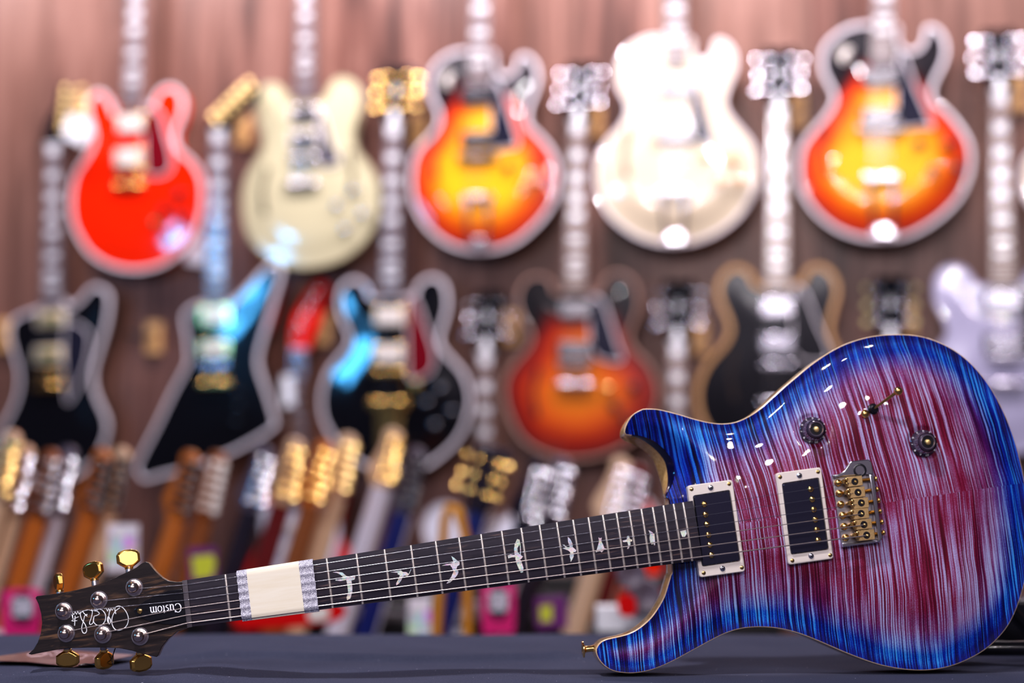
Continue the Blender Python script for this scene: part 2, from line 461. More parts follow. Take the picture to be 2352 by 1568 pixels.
def ring(zfrac, inn, z=None):
    out = []
    for i in range(N_):
        zf = FZ[i]; zz = (zf + (ZB - zf) * zfrac) if z is None else z
        p = FR[i] + (BK[i] - FR[i]) * zfrac + NR[i] * inn
        out.append((p[0], p[1], zz))
    return out
def ringz(dz_, inn):
    out = []
    for i in range(N_):
        dz = dz_[i] if hasattr(dz_, '__len__') else dz_
        fr = -dz / (ZB - FZ[i]); p = FR[i] + (BK[i] - FR[i]) * fr + NR[i] * inn
        out.append((p[0], p[1], FZ[i] - dz))
    return out
CW = sstep(-FZ, 19.5, 26); BD = 5.2 + 5. * sstep(-FZ, 22, 32)
e0 = [(x, y, float(z)) for (x, y), z in zip(rimin, hz2(np.array(rimin), np.zeros(N_)))]
loft('binding', [e0, ringz(.2, .25), ringz(.6, 0.), ringz(BD, 0.)], 'maple_edge', gt)
bd_ = gt.children[-1]; bd_ = [o for o in bpy.data.objects if o.name.startswith('binding')][0]; bd_.data.materials.append(mat('navy cutaway shade', (.0, .0, .035), .2, coat=1.))  # navy edge paints in the scoop's dark reflection at the cutaway
for q_, p_ in enumerate(bd_.data.polygons):
    if CW[q_ % N_] > .12: p_.material_index = 1
loft('body', [ringz(BD, 0.), ring(.5, -.1), ring(.82, .4), ring(.93, 1.2), ring(.985, 2.6), ring(1., 4.)], 'mahogany', gt)
bkp = [(x, y) for x, y, z in ring(1., 4.)]
bk_ = dome('back', bkp, lambda V, d: np.full(len(V), ZB), 9., 'mahogany', gt)
bk_.data.flip_normals()

# neck, fingerboard, frets
LSC = 635.
def half(x): return (43.2 + (57 - 43.2) * x / 476.25) / 2
def crown(x, y): h = half(max(x, 0)); return (h * h - y * y) / 508.
rings = []
for x in np.linspace(0, 486, 30):
    h = half(x); r = [(x, y, crown(x, y)) for y in np.linspace(-h, h, 15)] + [(x, h, -6.), (x, -h, -6.)]
    rings.append(r)
loft('fretboard', rings, 'board', gt, True, True)
rings = []
for x in np.linspace(-2, 455, 20):
    h = half(max(x, 0)); dp = 16 + 4 * x / 455
    if x > 405: dp += (x - 405) * .5
    rings.append([(x, h * math.cos(t), -6 - dp * math.sin(t)) for t in np.linspace(0, math.pi, 17)])
loft('neck', rings, 'neckwood', gt, True, True)
def fretx(n): return LSC * (1 - 2 ** (-n / 12))
for n in range(1, 25):
    x = fretx(n); h = half(x) - .2
    pts = [(x, y, crown(x, y) + .45) for y in np.linspace(-h, h, 11)]
    bm = bmesh.new()
    prof = [(-1.25, -.5), (-1.1, .15), (-.5, .6), (.5, .6), (1.1, .15), (1.25, -.5)]
    R_ = [[bm.verts.new(Vector((p[0] + a, p[1], p[2] + b)) * MM) for a, b in prof] for p in pts]
    for a, b in zip(R_, R_[1:]):
        for k in range(len(prof)): bm.faces.new((a[k], a[(k + 1) % 6], b[(k + 1) % 6], b[k]))
    bm.faces.new(R_[0]); bm.faces.new(R_[-1])
    frombm('fret', bm, 'fret', gt, angle=50)
# nut
rings = [[(x, y, crown(0, y) + z) for y in np.linspace(-21.8, 21.8, 9)] + [(x, 21.8, -6), (x, -21.8, -6)] for x, z in ((-4.6, 1.3), (-2, 2.), (.2, 2.))]
loft('nut', rings, 'nut', gt, True, True)

# inlays
def inl(pts, ox, oy, s):
    P = []
    for X, Y in pts:
        p = GB(*zo(X, Y, ox, oy, s), .6); P.append((p.x, p.y))
    prism('inlay', P, -.6, .12, 'abalone', gt, zf=crown)
za = (880, 1120, 5.88); zb = (1240, 1100, 5.88); zc = (400, 1240, 4.704)
inl([(1710, 345), (1760, 340), (1820, 350), (1860, 385), (1900, 400), (1930, 385), (1960, 395), (1950, 425), (1915, 435), (1925, 500), (1925, 560), (1905, 630), (1870, 648), (1862, 620), (1880, 560), (1870, 480), (1860, 430), (1800, 442), (1740, 437), (1745, 425), (1810, 417), (1832, 407), (1800, 375), (1760, 355)], *zc)
inl([(95, 1140), (170, 1125), (240, 1112), (265, 1135), (310, 1135), (345, 1160), (375, 1095), (380, 1103), (352, 1165), (330, 1190), (290, 1185), (265, 1200), (245, 1250), (215, 1290), (180, 1318), (175, 1290), (200, 1240), (225, 1180), (195, 1165), (200, 1147)], *za)
inl([(920, 920), (960, 945), (1000, 980), (1035, 1005), (1030, 1040), (1000, 1060), (990, 1100), (1020, 1130), (1000, 1180), (950, 1240), (900, 1280), (855, 1293), (870, 1270), (920, 1200), (950, 1130), (930, 1080), (905, 1045), (790, 1052), (850, 1028), (920, 1018), (950, 1000), (935, 960)], *za)
inl([(1810, 690), (1840, 700), (1855, 760), (1860, 860), (1858, 905), (1888, 925), (1870, 955), (1850, 965), (1870, 1000), (1895, 1080), (1890, 1140), (1860, 1148), (1830, 1090), (1800, 1020), (1785, 960), (1785, 935), (1740, 937), (1690, 952), (1680, 912), (1720, 897), (1775, 905), (1768, 830), (1775, 760)], *za)
inl([(375, 775), (410, 810), (440, 870), (440, 915), (490, 960), (480, 985), (452, 985), (457, 1040), (440, 1080), (415, 1118), (412, 1080), (400, 1040), (410, 990), (385, 965), (300, 932), (345, 922), (300, 880), (330, 885), (370, 920), (402, 915), (380, 850)], *zb)
inl([(790, 785), (810, 800), (832, 788), (830, 840), (850, 880), (868, 930), (900, 940), (860, 960), (835, 990), (810, 972), (785, 977), (750, 990), (770, 940), (785, 890), (797, 840)], *zb)
inl([(1175, 770), (1200, 765), (1212, 805), (1245, 820), (1240, 840), (1217, 845), (1222, 880), (1197, 940), (1175, 942), (1190, 890), (1180, 847), (1125, 850), (1115, 830), (1170, 815)], *zb)
inl([(1465, 690), (1500, 705), (1545, 740), (1550, 800), (1555, 890), (1540, 895), (1530, 870), (1510, 885), (1490, 860), (1478, 800), (1485, 740)], *zb)
inl([(1890, 700), (1970, 685), (1980, 740), (1955, 780), (1920, 780), (1905, 745)], *zb)

# headstock, tipped back
TILT = math.tan(math.radians(8.)); HS0 = -1.5
def HB(X, Y, dz=0.):
    p = GB(*zo(X, Y, 60, 1240, 4.9), HS0 + dz, TILT); return p
hs = [(1765, 465), (1690, 470), (1600, 455), (1540, 425), (1480, 375), (1430, 320), (1380, 255), (1345, 240), (1300, 262), (1240, 308), (1130, 363), (1000, 423), (860, 483), (700, 528), (560, 563), (400, 593), (250, 613), (120, 630), (105, 650), (140, 720), (170, 830), (180, 930), (165, 1050), (130, 1150), (80, 1230), (25, 1280), (60, 1288), (200, 1260), (350, 1232), (500, 1215), (700, 1208), (900, 1208), (1050, 1215), (1200, 1245), (1330, 1285), (1470, 1315), (1490, 1290), (1530, 1200), (1600, 1110), (1700, 1030), (1840, 975)]
hsl = [HB(X, Y) for X, Y in hs]
hst = lambda x, y: TILT * x
hpoly = [(p.x, p.y) for p in hsl]
prism('headstock', hpoly, HS0 - 14, HS0 - 1.2, 'neckwood', gt, bev=1.2, zf=hst)
prism('headstock_veneer', hpoly, HS0 - 1.3, HS0, 'head', gt, bev=.5, zf=hst)
tc = [(1755, 548), (1600, 570), (1450, 620), (1330, 690), (1250, 750), (1217, 785), (1215, 812), (1235, 840), (1290, 870), (1400, 920), (1540, 945), (1700, 950), (1820, 940), (1790, 740)]
tcl = [HB(X, Y, 1.5) for X, Y in tc]
tcov = prism('truss_rod_cover', [(p.x, p.y) for p in tcl], HS0, HS0 + 1.6, 'black', gt, bev=.4, zf=hst)
HN = Vector((-TILT, 0, 1)).normalized()
p = HB(1280, 797, 2.); lathe('screw', [(2.4, -1), (2.4, .4), (1.6, .9), (0, 1.)], p, HN, 'gold', tcov, 14)
# lettering ribbons
def ribbon(bm, a, b, w0, w1, mapf):
    ax, ay = a; bx, by = b; dx, dy = bx - ax, by - ay; L_ = math.hypot(dx, dy) or 1e-6; nx, ny = -dy / L_, dx / L_
    q = [(ax + nx * w0 / 2, ay + ny * w0 / 2), (bx + nx * w1 / 2, by + ny * w1 / 2), (bx - nx * w1 / 2, by - ny * w1 / 2), (ax - nx * w0 / 2, ay - ny * w0 / 2)]
    bm.faces.new([bm.verts.new(mapf(*p)) for p in q])
def arc(cx, cy, rx, ry, a0, a1, n=14): return [(cx + rx * math.cos(math.radians(a0 + (a1 - a0) * i / n)), cy + ry * math.sin(math.radians(a0 + (a1 - a0) * i / n))) for i in range(n + 1)]
GL = {  # strokes: (points, thick) with width from the stroke direction (vertical parts heavy)
    'C': (.72, [arc(.38, .36, .34, .37, 38, 322)] + [[(.68, .70), (.68, .50)]]),
    'u': (.58, [[(.02, .46), (.14, .46)], [(.14, .46), (.14, .14)], arc(.29, .14, .15, .14, 180, 300, 8), [(.36, .03), (.44, .12)], [(.32, .46), (.44, .46)], [(.44, .46), (.44, .0)], [(.44, .0), (.55, .0)]]),
    's': (.42, [arc(.20, .355, .12, .115, 40, 230, 9), [(.13, .28), (.27, .18)], arc(.20, .115, .13, .115, 40, -140, 9)]),
    't': (.34, [[(.15, .62), (.15, .10)], arc(.23, .10, .08, .09, 180, 300, 6), [(.02, .46), (.29, .46)]]),
    'o': (.54, [arc(.26, .235, .21, .235, 0, 360, 22)]),
    'm': (.88, [[(.01, .46), (.13, .46)], [(.13, .46), (.13, 0)], [(.03, 0), (.23, 0)], arc(.26, .32, .13, .15, 170, 0, 8), [(.41, .34), (.41, 0)], [(.32, 0), (.50, 0)], arc(.55, .32, .13, .15, 170, 0, 8), [(.70, .34), (.70, 0)], [(.61, 0), (.80, 0)]]),
}
pC, pM = HB(1745, 750, 1.7), HB(1385, 800, 1.7)
dirx = (pM - pC); Lw = dirx.length; dirx.normalize(); tot = sum(GL[c][0] for c in 'Custom'); em = Lw / tot
up = HN.cross(dirx).normalized()        # upside-down writing: up of the letters points to -y
org = HB(1742, 708, 1.75)
bm = bmesh.new(); cx = 0.
def letmap(cx):
    def f(x, y):
        q = org + dirx * ((cx + x) * em) + up * (y * em * 1.25)
        return q * MM
    return f
for ch in 'Custom':
    for stk in GL[ch][1]:
        for a, b in zip(stk, stk[1:]):
            dx, dy = abs(b[0] - a[0]), abs(b[1] - a[1]); l = math.hypot(dx, dy) or 1e-6
            w = .045 + .08 * (dy / l) ** 1.5
            ribbon(bm, a, b, w, w, letmap(cx))
    cx += GL[ch][0]
frombm('lettering', bm, 'silver_ink_glow', tcov)
# signature in self-lit silver ink
sig = [
 [(1010, 830), (1000, 790), (1003, 760), (1040, 742), (1085, 758), (1125, 805), (1150, 870), (1143, 940), (1105, 990), (1040, 1015), (993, 995), (966, 935), (972, 860), (1005, 800), (1055, 762)],
 [(985, 760), (970, 790), (955, 768), (945, 800), (928, 770), (918, 800), (900, 765), (885, 775)],
 [(945, 780), (930, 860), (928, 930), (942, 940), (950, 900), (925, 860), (915, 900), (930, 940)],
 [(800, 790), (820, 775), (860, 790), (893, 840), (890, 905), (850, 955), (795, 955), (760, 915), (765, 860), (800, 845), (825, 825), (800, 800), (770, 795), (800, 770), (830, 765)],
 [(765, 860), (752, 930), (722, 950), (715, 925), (735, 870), (745, 800), (705, 785)],
 [(800, 770), (785, 795), (770, 775), (752, 798), (738, 778)],
 [(688, 858), (645, 815), (650, 795), (700, 785), (640, 800), (612, 830), (625, 890), (665, 950), (682, 1010), (668, 1045), (640, 1040), (626, 990), (645, 910), (662, 850), (690, 835)],
 [(610, 805), (598, 832), (582, 803), (568, 835), (552, 808), (538, 838), (522, 815)],
 [(515, 835), (528, 885), (522, 840)], [(552, 850), (546, 962)], [(512, 908), (550, 880), (592, 862)], [(520, 912), (575, 905)],
]
for i, stk in enumerate(sig):
    pts = [HB(X, Y, .18) for X, Y in stk]
    # catmull-rom through the traced points
    q = []
    for j in range(len(pts) - 1):
        p0, p1, p2, p3 = pts[max(j - 1, 0)], pts[j], pts[j + 1], pts[min(j + 2, len(pts) - 1)]
        for k in range(6):
            t = k / 6; q.append(.5 * ((2 * p1) + (-p0 + p2) * t + (2 * p0 - 5 * p1 + 4 * p2 - p3) * t * t + (-p0 + 3 * p1 - 3 * p2 + p3) * t ** 3))
    q.append(pts[-1])
    if i == 0:
        sbm = bmesh.new()
    tube_bm(sbm, q, .42 if i in (0, 2, 3, 4, 6, 8, 9) else .3, 6)
frombm('signature', sbm, 'silver_ink_glow', gt, angle=60)

# tuning machines
posts = [(1205, 522), (808, 662), (412, 788), (440, 1037), (852, 1050), (1270, 1073)]
hgt = 6.
buttons = [(1150, 208, 240, 205, 18, 1), (757, 343, 228, 200, -28, 1), (367, 472, 118, 200, -68, 1), (470, 1335, 262, 188, 4, -1), (880, 1350, 172, 200, -52, -1), (1292, 1378, 212, 200, -38, -1)]
shaft0 = [(1160, 372), (775, 505), (375, 598), (460, 1215), (868, 1205), (1275, 1255)]
post_pos = []
tuner_objs = []
for i, ((X, Y), (bx, by, bw, bh, ang, sg), (sx, sy)) in enumerate(zip(posts, buttons, shaft0)):
    q = [3, 4, 5, None, None, None]
    p = HB(X + 14, Y + 10, 0.)
    pst = lathe('tuning_machine', [(7.8, -.6), (8.1, .2), (7.6, .9), (6.3, 1.3), (6.1, 2.2), (5.0, 2.6), (4.6, 4.2), (5.1, 5.2), (5.0, 6.6), (4.0, 8.2), (2.2, 9.6), (0, 10.)], p, HN, 'post', gt, 28, 30)
    lathe('washer', [(8.3, -.2), (8.4, .5), (7.9, 1.0), (6.4, 1.05), (6.4, .2)], p, HN, 'washer', pst, 28)
    post_pos.append(p + HN * 4.)
    b = HB(bx, by, -15.); s0 = HB(sx, sy, -11.)
    sdir = (b - s0); sdir.z = sdir.z * .3; dv = sdir.normalized()
    Wd, Hh = 21.5, bh / 4.9 / 2.47
    ww = Wd if i != 4 else 20.5
    # button outline in its own plane: u across, v along the stem
    o2 = [(-.16, -.5), (.16, -.5), (.36, -.34), (.5, -.2), (.5, .24), (.40, .40), (.17, .5), (-.17, .5), (-.40, .40), (-.5, .24), (-.5, -.2), (-.36, -.34)]
    tx = Vector((0, 0, 1)).cross(dv).normalized() * -1
    a = math.radians(ang); nz = HN
    uax = (Matrix.Rotation(a, 3, dv) @ tx).normalized(); tax = dv.cross(uax).normalized()
    bm = bmesh.new()
    for sc_, th in ((.86, 3.6), (1., 2.2), (1., -2.2), (.86, -3.6)):
        pass
    R_ = [[bm.verts.new((b + uax * (u * ww * sc_) + dv * (v * Hh * sc_) + tax * th) * MM) for u, v in o2] for sc_, th in ((.80, 3.4), (1., 2.0), (1., -2.0), (.80, -3.4))]
    for r0, r1 in zip(R_, R_[1:]):
        for k in range(12): bm.faces.new((r0[k], r0[(k + 1) % 12], r1[(k + 1) % 12], r1[k]))
    bm.faces.new(R_[0]); bm.faces.new(R_[-1])
    bo = frombm('button', bm, 'gold_button', pst, angle=18); bevel(bo, .35, 2, 20)
    e = b - dv * (Hh * .5)
    tube('shaft', [s0 - dv * 8, e + dv * .5], 3.3, 'steel', pst, 14)
    lathe('collar', [(2.6, -2.2), (4.0, -1.4), (4.0, .2), (2.8, 1.2)], e, dv, 'gold', pst, 14)
    if i == 0: lathe('rubber_ring', [(3.4, -6.8), (5.0, -6.4), (5.1, -5.6), (3.4, -5.2)], e, dv, 'black', pst, 16)

# strings
sbr = [(1850, 322), (1850, 440), (1882, 560), (1935, 662), (1965, 780), (1975, 896)]
gauges = [.16, .20, .27, .42, .52, .64]
nuty = [17.6, 10.5, 3.5, -3.5, -10.6, -17.8]
order = [0, 1, 2, 3, 4, 5]
brz = 6.5
for i in range(6):
    y0 = nuty[i]; e = GB(*zo(*sbr[i], 1560, 1040, 4.704), brz)
    pp = post_pos[i]; sgn = -1 if i < 3 else 1
    tang = Vector((4.2, sgn * 1.5, 0))
    pts = [pp + tang, Vector((-4.6, y0, 2.4)), Vector((0, y0, 2.7 + crown(0, y0))), e, e + Vector((6, 0, -3.2))]
    tube('string', pts, gauges[i] * 1.0, 'string' if i < 3 else 'wound', gt, 6)
    # winding round the post
    w = []
    for k in range(40):
        t = k / 39 * 5 * math.pi; u, v, ww_ = basis(HN)
        w.append(pp + HN * (-1 + k * .05) + (u * math.cos(t) + v * math.sin(t)) * 4.8)

# tape round the neck
def wrap(name, px4, mt, bumps, thick=1.2, steps=12):
    (xa, xb) = px4
    rings = []
    for x in np.linspace(xa, xb, steps):
        h = half(x) + 1.2; r = []
        for y in np.linspace(-h, h, 45):
            e_ = 1 - abs(y) / h; z = 5.6 + 1.2 * min(1, e_ * 5)
            if bumps:
                z = 4.4 + 1.3 * min(1, e_ * 6) + sum(.9 * math.exp(-((y - ny * half(x) / 21.6) / 1.5) ** 2) for ny in nuty) + .12 * math.sin(x * 1.3 + y * .9)
            if e_ < .06: z -= 2.6
            r.append((x + (.25 * math.sin(y * .8) if bumps else 0), y, z))
        r += [(x, (h + .3) * math.cos(t), -3 - 22 * math.sin(t)) for t in np.linspace(0, math.pi, 13)]
        rings.append(r)
    return loft(name, rings, mt, None, True, True, 50)
def nx(X, Y): return GB(*zo(X, Y, 400, 1240, 4.704), 3.).x
ta, tb, tcx, td = nx(705, 615), nx(815, 600), nx(1378, 515), nx(1532, 500)
tp = empty('neck_tape', GM)
tag(tp, 'cream paper tape over silver foam wrapped round the neck near the headstock', 'tape')
wrap('foam_sheet', (ta, td), 'foam', True, steps=60).parent = tp
wrap('paper_tape', (tb, tcx), 'tape_cream', False, steps=10).parent = tp

# pickups
def quad(pts4, ox, oy, s, z): return [GB(*zo(X, Y, ox, oy, s), z) for X, Y in pts4]
def rquad(P, r, n=5):
    """rounded quad (ordered corners)"""
    out = []
    for i in range(4):
        a, b, c_ = Vector(P[i - 1]), Vector(P[i]), Vector(P[(i + 1) % 4])
        u = (a - b).normalized(); v = (c_ - b).normalized()
        p0, p1 = b + u * r, b + v * r
        for k in range(n + 1):
            t = k / n; out.append(tuple((p0 * (1 - t) + b * t) * (1 - t) + (p1 * t + b * (1 - t)) * t))
    return out
zp = (1560, 1040, 4.704)
def pickup(outer, inner, poles, gold, mids, ringz_, covz, label):
    P = quad(outer, *zp, ringz_); Q = quad(inner, *zp, ringz_)
    po = rquad([(p.x, p.y) for p in P], 3.2); qi = rquad([(p.x, p.y) for p in Q], 2.2)
    if area2(po) < 0: po = po[::-1]
    if area2(qi) < 0: qi = qi[::-1]
    # align start
    k = min(range(len(qi)), key=lambda k: (qi[k][0] - po[0][0]) ** 2 + (qi[k][1] - po[0][1]) ** 2); qi = qi[k:] + qi[:k]
    zb_ = -13.
    rr = [[(x, y, zb_) for x, y in po], [(x, y, ringz_ - .7) for x, y in po], [(x, y, ringz_) for x, y in inset(po, .7)], [(x, y, ringz_) for x, y in inset(qi, -.3)], [(x, y, ringz_ - .5) for x, y in qi], [(x, y, zb_) for x, y in qi]]
    pk = empty('x', GM); C.objects.unlink(pk); bpy.data.objects.remove(pk)
    rg = loft('pickup', rr, 'cream', gt)
    Q = quad(inner, *zp, covz); qc = rquad([(p.x, p.y) for p in Q], 2.4)
    if area2(qc) < 0: qc = qc[::-1]
    qc = inset(qc, .7)
    prism('pickup_cover', qc, zb_, covz, 'black_chrome', rg, bev=.9, seg=3)
    for X, Y in poles:
        p = GB(*zo(X, Y, *zp), covz + .6); s = lathe('pole_screw', [(3.0, -.8), (3.0, .3), (2.5, 1.1), (1.4, 1.6), (0, 1.7)], (p.x, p.y, covz), (0, 0, 1), 'gold', rg, 14)
        box('slot', (p.x, p.y, covz + 1.62), (.7, 4.6, .3), 'black', s, rot=random.uniform(-.3, 2.5))
    for X, Y in gold:
        p = GB(*zo(X, Y, *zp), ringz_); s = lathe('ring_screw', [(2.0, -.4), (2.0, .15), (1.3, .5), (0, .55)], (p.x, p.y, ringz_), (0, 0, 1), 'gold', rg, 12)
        box('slot', (p.x, p.y, ringz_ + .45), (.5, 2.4, .3), 'black', s, rot=.8)
    for X, Y in mids:
        p = GB(*zo(X, Y, *zp), ringz_); s = lathe('height_screw', [(2.9, -.3), (2.9, .2), (2.4, .9), (1.3, 1.3), (0, 1.35)], (p.x, p.y, ringz_), (0, 0, 1), 'chrome', rg, 16)
        box('slot', (p.x, p.y, ringz_ + 1.2), (.7, 3.2, .4), 'black', s, rot=.5)
        box('slot', (p.x, p.y, ringz_ + 1.2), (3.2, .7, .4), 'black', s, rot=.5)
pickup([(88, 352), (575, 287), (716, 1278), (222, 1346)], [(148, 462), (548, 398), (664, 1165), (248, 1226)],
       [(272, 553), (285, 665), (300, 770), (317, 885), (332, 993), (350, 1103)], [(133, 390), (540, 333), (677, 1237), (265, 1295)], [(340, 375), (468, 1248)], -4.2, -2.2, '')
pickup([(1044, 217), (1532, 152), (1670, 1140), (1182, 1209)], [(1110, 328), (1510, 265), (1618, 1040), (1208, 1096)],
       [(1422, 390), (1438, 500), (1455, 610), (1472, 720), (1487, 830), (1503, 942)], [(1090, 260), (1500, 203), (1632, 1103), (1223, 1162)], [(1298, 243), (1425, 1112)], -2.4, -.2, '')

# bridge
zq = (1880, 1040, 6.533)
def QB(X, Y, z): return GB(*zo(X, Y, *zq), z)
def q2(pts, z): return [(p.x, p.y) for p in (QB(X, Y, z) for X, Y in pts)]
plate = [(208, 330), (300, 318), (385, 275), (430, 200), (490, 125), (620, 108), (755, 95), (800, 135), (835, 400), (900, 850), (960, 1280), (925, 1335), (365, 1415), (350, 1340)]
br = prism('bridge', q2(plate, -3.), -8.5, -4.6, 'steel', gt, bev=.4)
prism('trim_horn', q2([(208, 325), (300, 315), (385, 272), (430, 195), (490, 120), (620, 105), (755, 92), (800, 130), (832, 320), (640, 330), (360, 352), (250, 378)], 0.), -4.6, -.6, 'chrome', br, bev=1.0, seg=3).name = 'tremolo_horn'
prism('rear_flange', q2([(760, 318), (832, 318), (900, 850), (960, 1275), (925, 1335), (880, 1340), (895, 1290), (838, 850)], 3.), -4.6, 3.2, 'chrome', br, bev=.9, seg=3)
prism('side_flange', q2([(352, 1345), (560, 1345), (900, 1290), (925, 1335), (365, 1415)], -2.), -4.6, -1., 'chrome', br, bev=.7, seg=2)
p = QB(622, 258, -.4)
lathe('arm_socket', [(6.6, -2), (6.6, .1), (5.6, .5), (4.6, .3), (4.6, -.6), (0, -.6)], p, (0, 0, 1), 'black', br, 28)
sadd = [(420, 345, 650, 500, 545, 428), (455, 505, 688, 668, 592, 590), (510, 668, 742, 830, 643, 747), (505, 828, 745, 988, 640, 907), (545, 988, 790, 1145, 682, 1073), (585, 1146, 832, 1310, 722, 1232)]
for i, (x0, y0, x1, y1, hx, hy) in enumerate(sadd):
    w = 14
    P = q2([(x0, y0 + 18), (x1, y0 - 9), (x1 + 18, y1 - 14), (x0 + 20, y1 + 13)], 4.)
    sd = prism('saddle', P, -4.4, 4.4, 'brass', br, bev=.35)
    h = QB(hx, hy, 4.6)
    lathe('string_hole', [(3.5, -2), (3.5, .25), (0, .25)], (h.x, h.y, 4.3), (0, 0, 1), 'black', sd, 20)
    lathe('ball_end', [(1.7, 0), (1.6, .5), (.9, 1.), (0, 1.1)], (h.x + .9, h.y - .4, 4.5), (0, 0, 1), 'gold', sd, 10)
    for a, b_ in ((0, 22), (8, 110)):
        s = QB(x0 + 6 + a, y0 + 38 + b_ * .75, 5.)
        lathe('height_screw', [(1.6, -5), (1.6, .6), (1.0, 1.1), (0, 1.1)], (s.x, s.y, 4.), (0, 0, 1), 'gold', sd, 10)
    fx, fy = x0 - 42, (y0 + y1) / 2 + 6
    s = QB(fx, fy, 3.)
    lathe('saddle_fork', [(2.2, -7), (2.2, 1.2), (1.4, 2.), (0, 2.)], (s.x, s.y, 1.), (0, 0, 1), 'gold', sd, 12)
    # intonation screw from the rear flange
    a = QB(x1 + 2, (y0 + y1) / 2 - 14, -.5); b2 = QB(x1 + 150 if i else 800, (y0 + y1) / 2 - 30 , -.5)
    ey = [(850, 385), (872, 545), (897, 710), (918, 873), (944, 1033), (968, 1195)][i]
    e = QB(*ey, -.5); d = (e - a); d.z = 0
    n_ = 40; pts = [a + d * (k / n_) for k in range(n_ + 1)]
    tube('intonation_screw', pts, [1.45 + .28 * (k % 2) for k in range(n_ + 1)], 'gold', br, 10)
    lathe('screw_head', [(2.6, -.6), (2.9, .6), (2.2, 1.8), (0, 2.2)], e, d, 'gold', br, 14)
for i, (X, Y) in enumerate([(300, 446), (320, 603), (343, 768), (370, 935), (393, 1100), (415, 1268)]):
    p = QB(X, Y, -2.)
    lathe('pivot_screw', [(3.5, -3), (3.6, -.6), (3.2, .8), (2.2, 1.9), (0, 2.4)], (p.x, p.y, -3.), (0, 0, 1), 'gold', br, 20)

# controls
smoke = mat('smoked clear acrylic', (.05, .035, .06), .06, coat=.5, spec=.6); smoke2 = mat('smoked acrylic ridge', (.16, .13, .18), .12, .4, coat=.5)
for (X, Y), K in zip(((437, 667), (1920, 858)), knobL):
    p = GB(*knobs[0 if X < 1000 else 1], -8.)
    z0 = surf(p.x, p.y)
    top_ = GB(*zo(X, Y, 1800, 870, 5.88), z0 + 17)
    ax = Vector((top_.x - p.x, top_.y - p.y, 17.)); ax = Vector((0, 0, 1))
    kb = lathe('control_knob', [(13.2, 0), (13.4, 1.4), (12.6, 2.6), (10.2, 4.5), (9.6, 9.), (9.0, 12.5), (8.2, 14.), (6.6, 14.3), (6.2, 13.2), (3.4, 13.2)], (p.x, p.y, z0 + .8), (0, 0, 1), smoke, gt, 48, 25)
    for k in range(30):
        t = 2 * math.pi * k / 30; c_, s_ = math.cos(t), math.sin(t)
    bm = bmesh.new()
    rr = []
    for zz, r0 in ((2.8, 11.0), (9.0, 10.0), (12.6, 9.3)):
        rr.append([bm.verts.new(Vector((p.x + (r0 + .35 * (k % 2)) * math.cos(math.pi * k / 30), p.y + (r0 + .35 * (k % 2)) * math.sin(math.pi * k / 30), z0 + .8 + zz)) * MM) for k in range(60)])
    for a, b in zip(rr, rr[1:]):
        for k in range(60): bm.faces.new((a[k], a[(k + 1) % 60], b[(k + 1) % 60], b[k]))
    frombm('ribbed_grip', bm, smoke2, kb)
    lathe('knob_rim', [(7.2, 13.6), (7.5, 14.9), (6.6, 15.3), (6.0, 14.6), (6.0, 13.4)], (p.x, p.y, z0 + .8), (0, 0, 1), smoke2, kb, 40)
    lathe('knob_cap', [(6.2, 13.2), (6.2, 14.), (0, 14.)], (p.x, p.y, z0 + .8), (0, 0, 1), 'black', kb, 32)
    lathe('potentiometer_shaft', [(3.0, 13.6), (3.0, 15.0), (2.2, 15.9), (0, 16.2)], (p.x, p.y, z0 + .8), (0, 0, 1), 'gold_satin', kb, 20)
    nb = None
    bmN = bmesh.new()
    for k in range(11):
        cu = bpy.data.curves.new('num', 'FONT'); cu.body = str(k); cu.size = .0036; cu.align_x = 'CENTER'; cu.align_y = 'CENTER'; cu.resolution_u = 2
        to = bpy.data.objects.new('num', cu); C.objects.link(to); bpy.context.view_layer.update()
        me = bpy.data.meshes.new_from_object(to)
        ang = math.radians(-42 - (-31) * k) if False else math.radians(-42 + 31.5 * k)
        r = 11.9
        mt = Matrix.Translation(Vector((p.x + r * math.cos(ang), p.y + r * math.sin(ang), z0 + 4.35)) * MM) @ Matrix.Rotation(ang + math.pi / 2, 4, 'Z')
        me.transform(mt); bmN.from_mesh(me); bpy.data.meshes.remove(me); bpy.data.objects.remove(to); bpy.data.curves.remove(cu)
    frombm('numerals', bmN, 'silver_ink_glow', kb)
# toggle
zk = (1800, 870, 5.88)
b = GB(*zo(1212, 402, *zk), -6.); z0 = surf(b.x, b.y)
tg = lathe('toggle_switch', [(5.4, -1), (5.4, 1.4), (4.4, 2.), (4.2, 4.4), (3.2, 5.2), (0, 5.2)], (b.x, b.y, z0), (.1, -.1, 1), 'black', gt, 24)
t1 = GB(*zo(1545, 165, *zk), z0 + 17)
l0 = Vector((b.x, b.y, z0 + 4)); d = (t1 - l0)
tube('lever', [l0 + d * .0, l0 + d * .9], [1.2, 1.7], 'gold', tg, 12)
lathe('lever_tip', [(0, -4.4), (2.8, -3.4), (4.2, -1.4), (4.5, .2), (4.0, 2.4), (2.4, 4.0), (0, 4.5)], t1, (0, 0, 1), 'gold', tg, 20)
b = GB(*zo(1105, 470, *zk), -5.); z0 = surf(b.x, b.y)
lathe('gold_dome', [(3.9, -.5), (4.2, 1.2), (4.0, 3.), (2.8, 4.4), (0, 5.)], (b.x, b.y, z0), (0, 0, 1), 'gold', tg, 20)  # gold dome on the top, beside the switch base

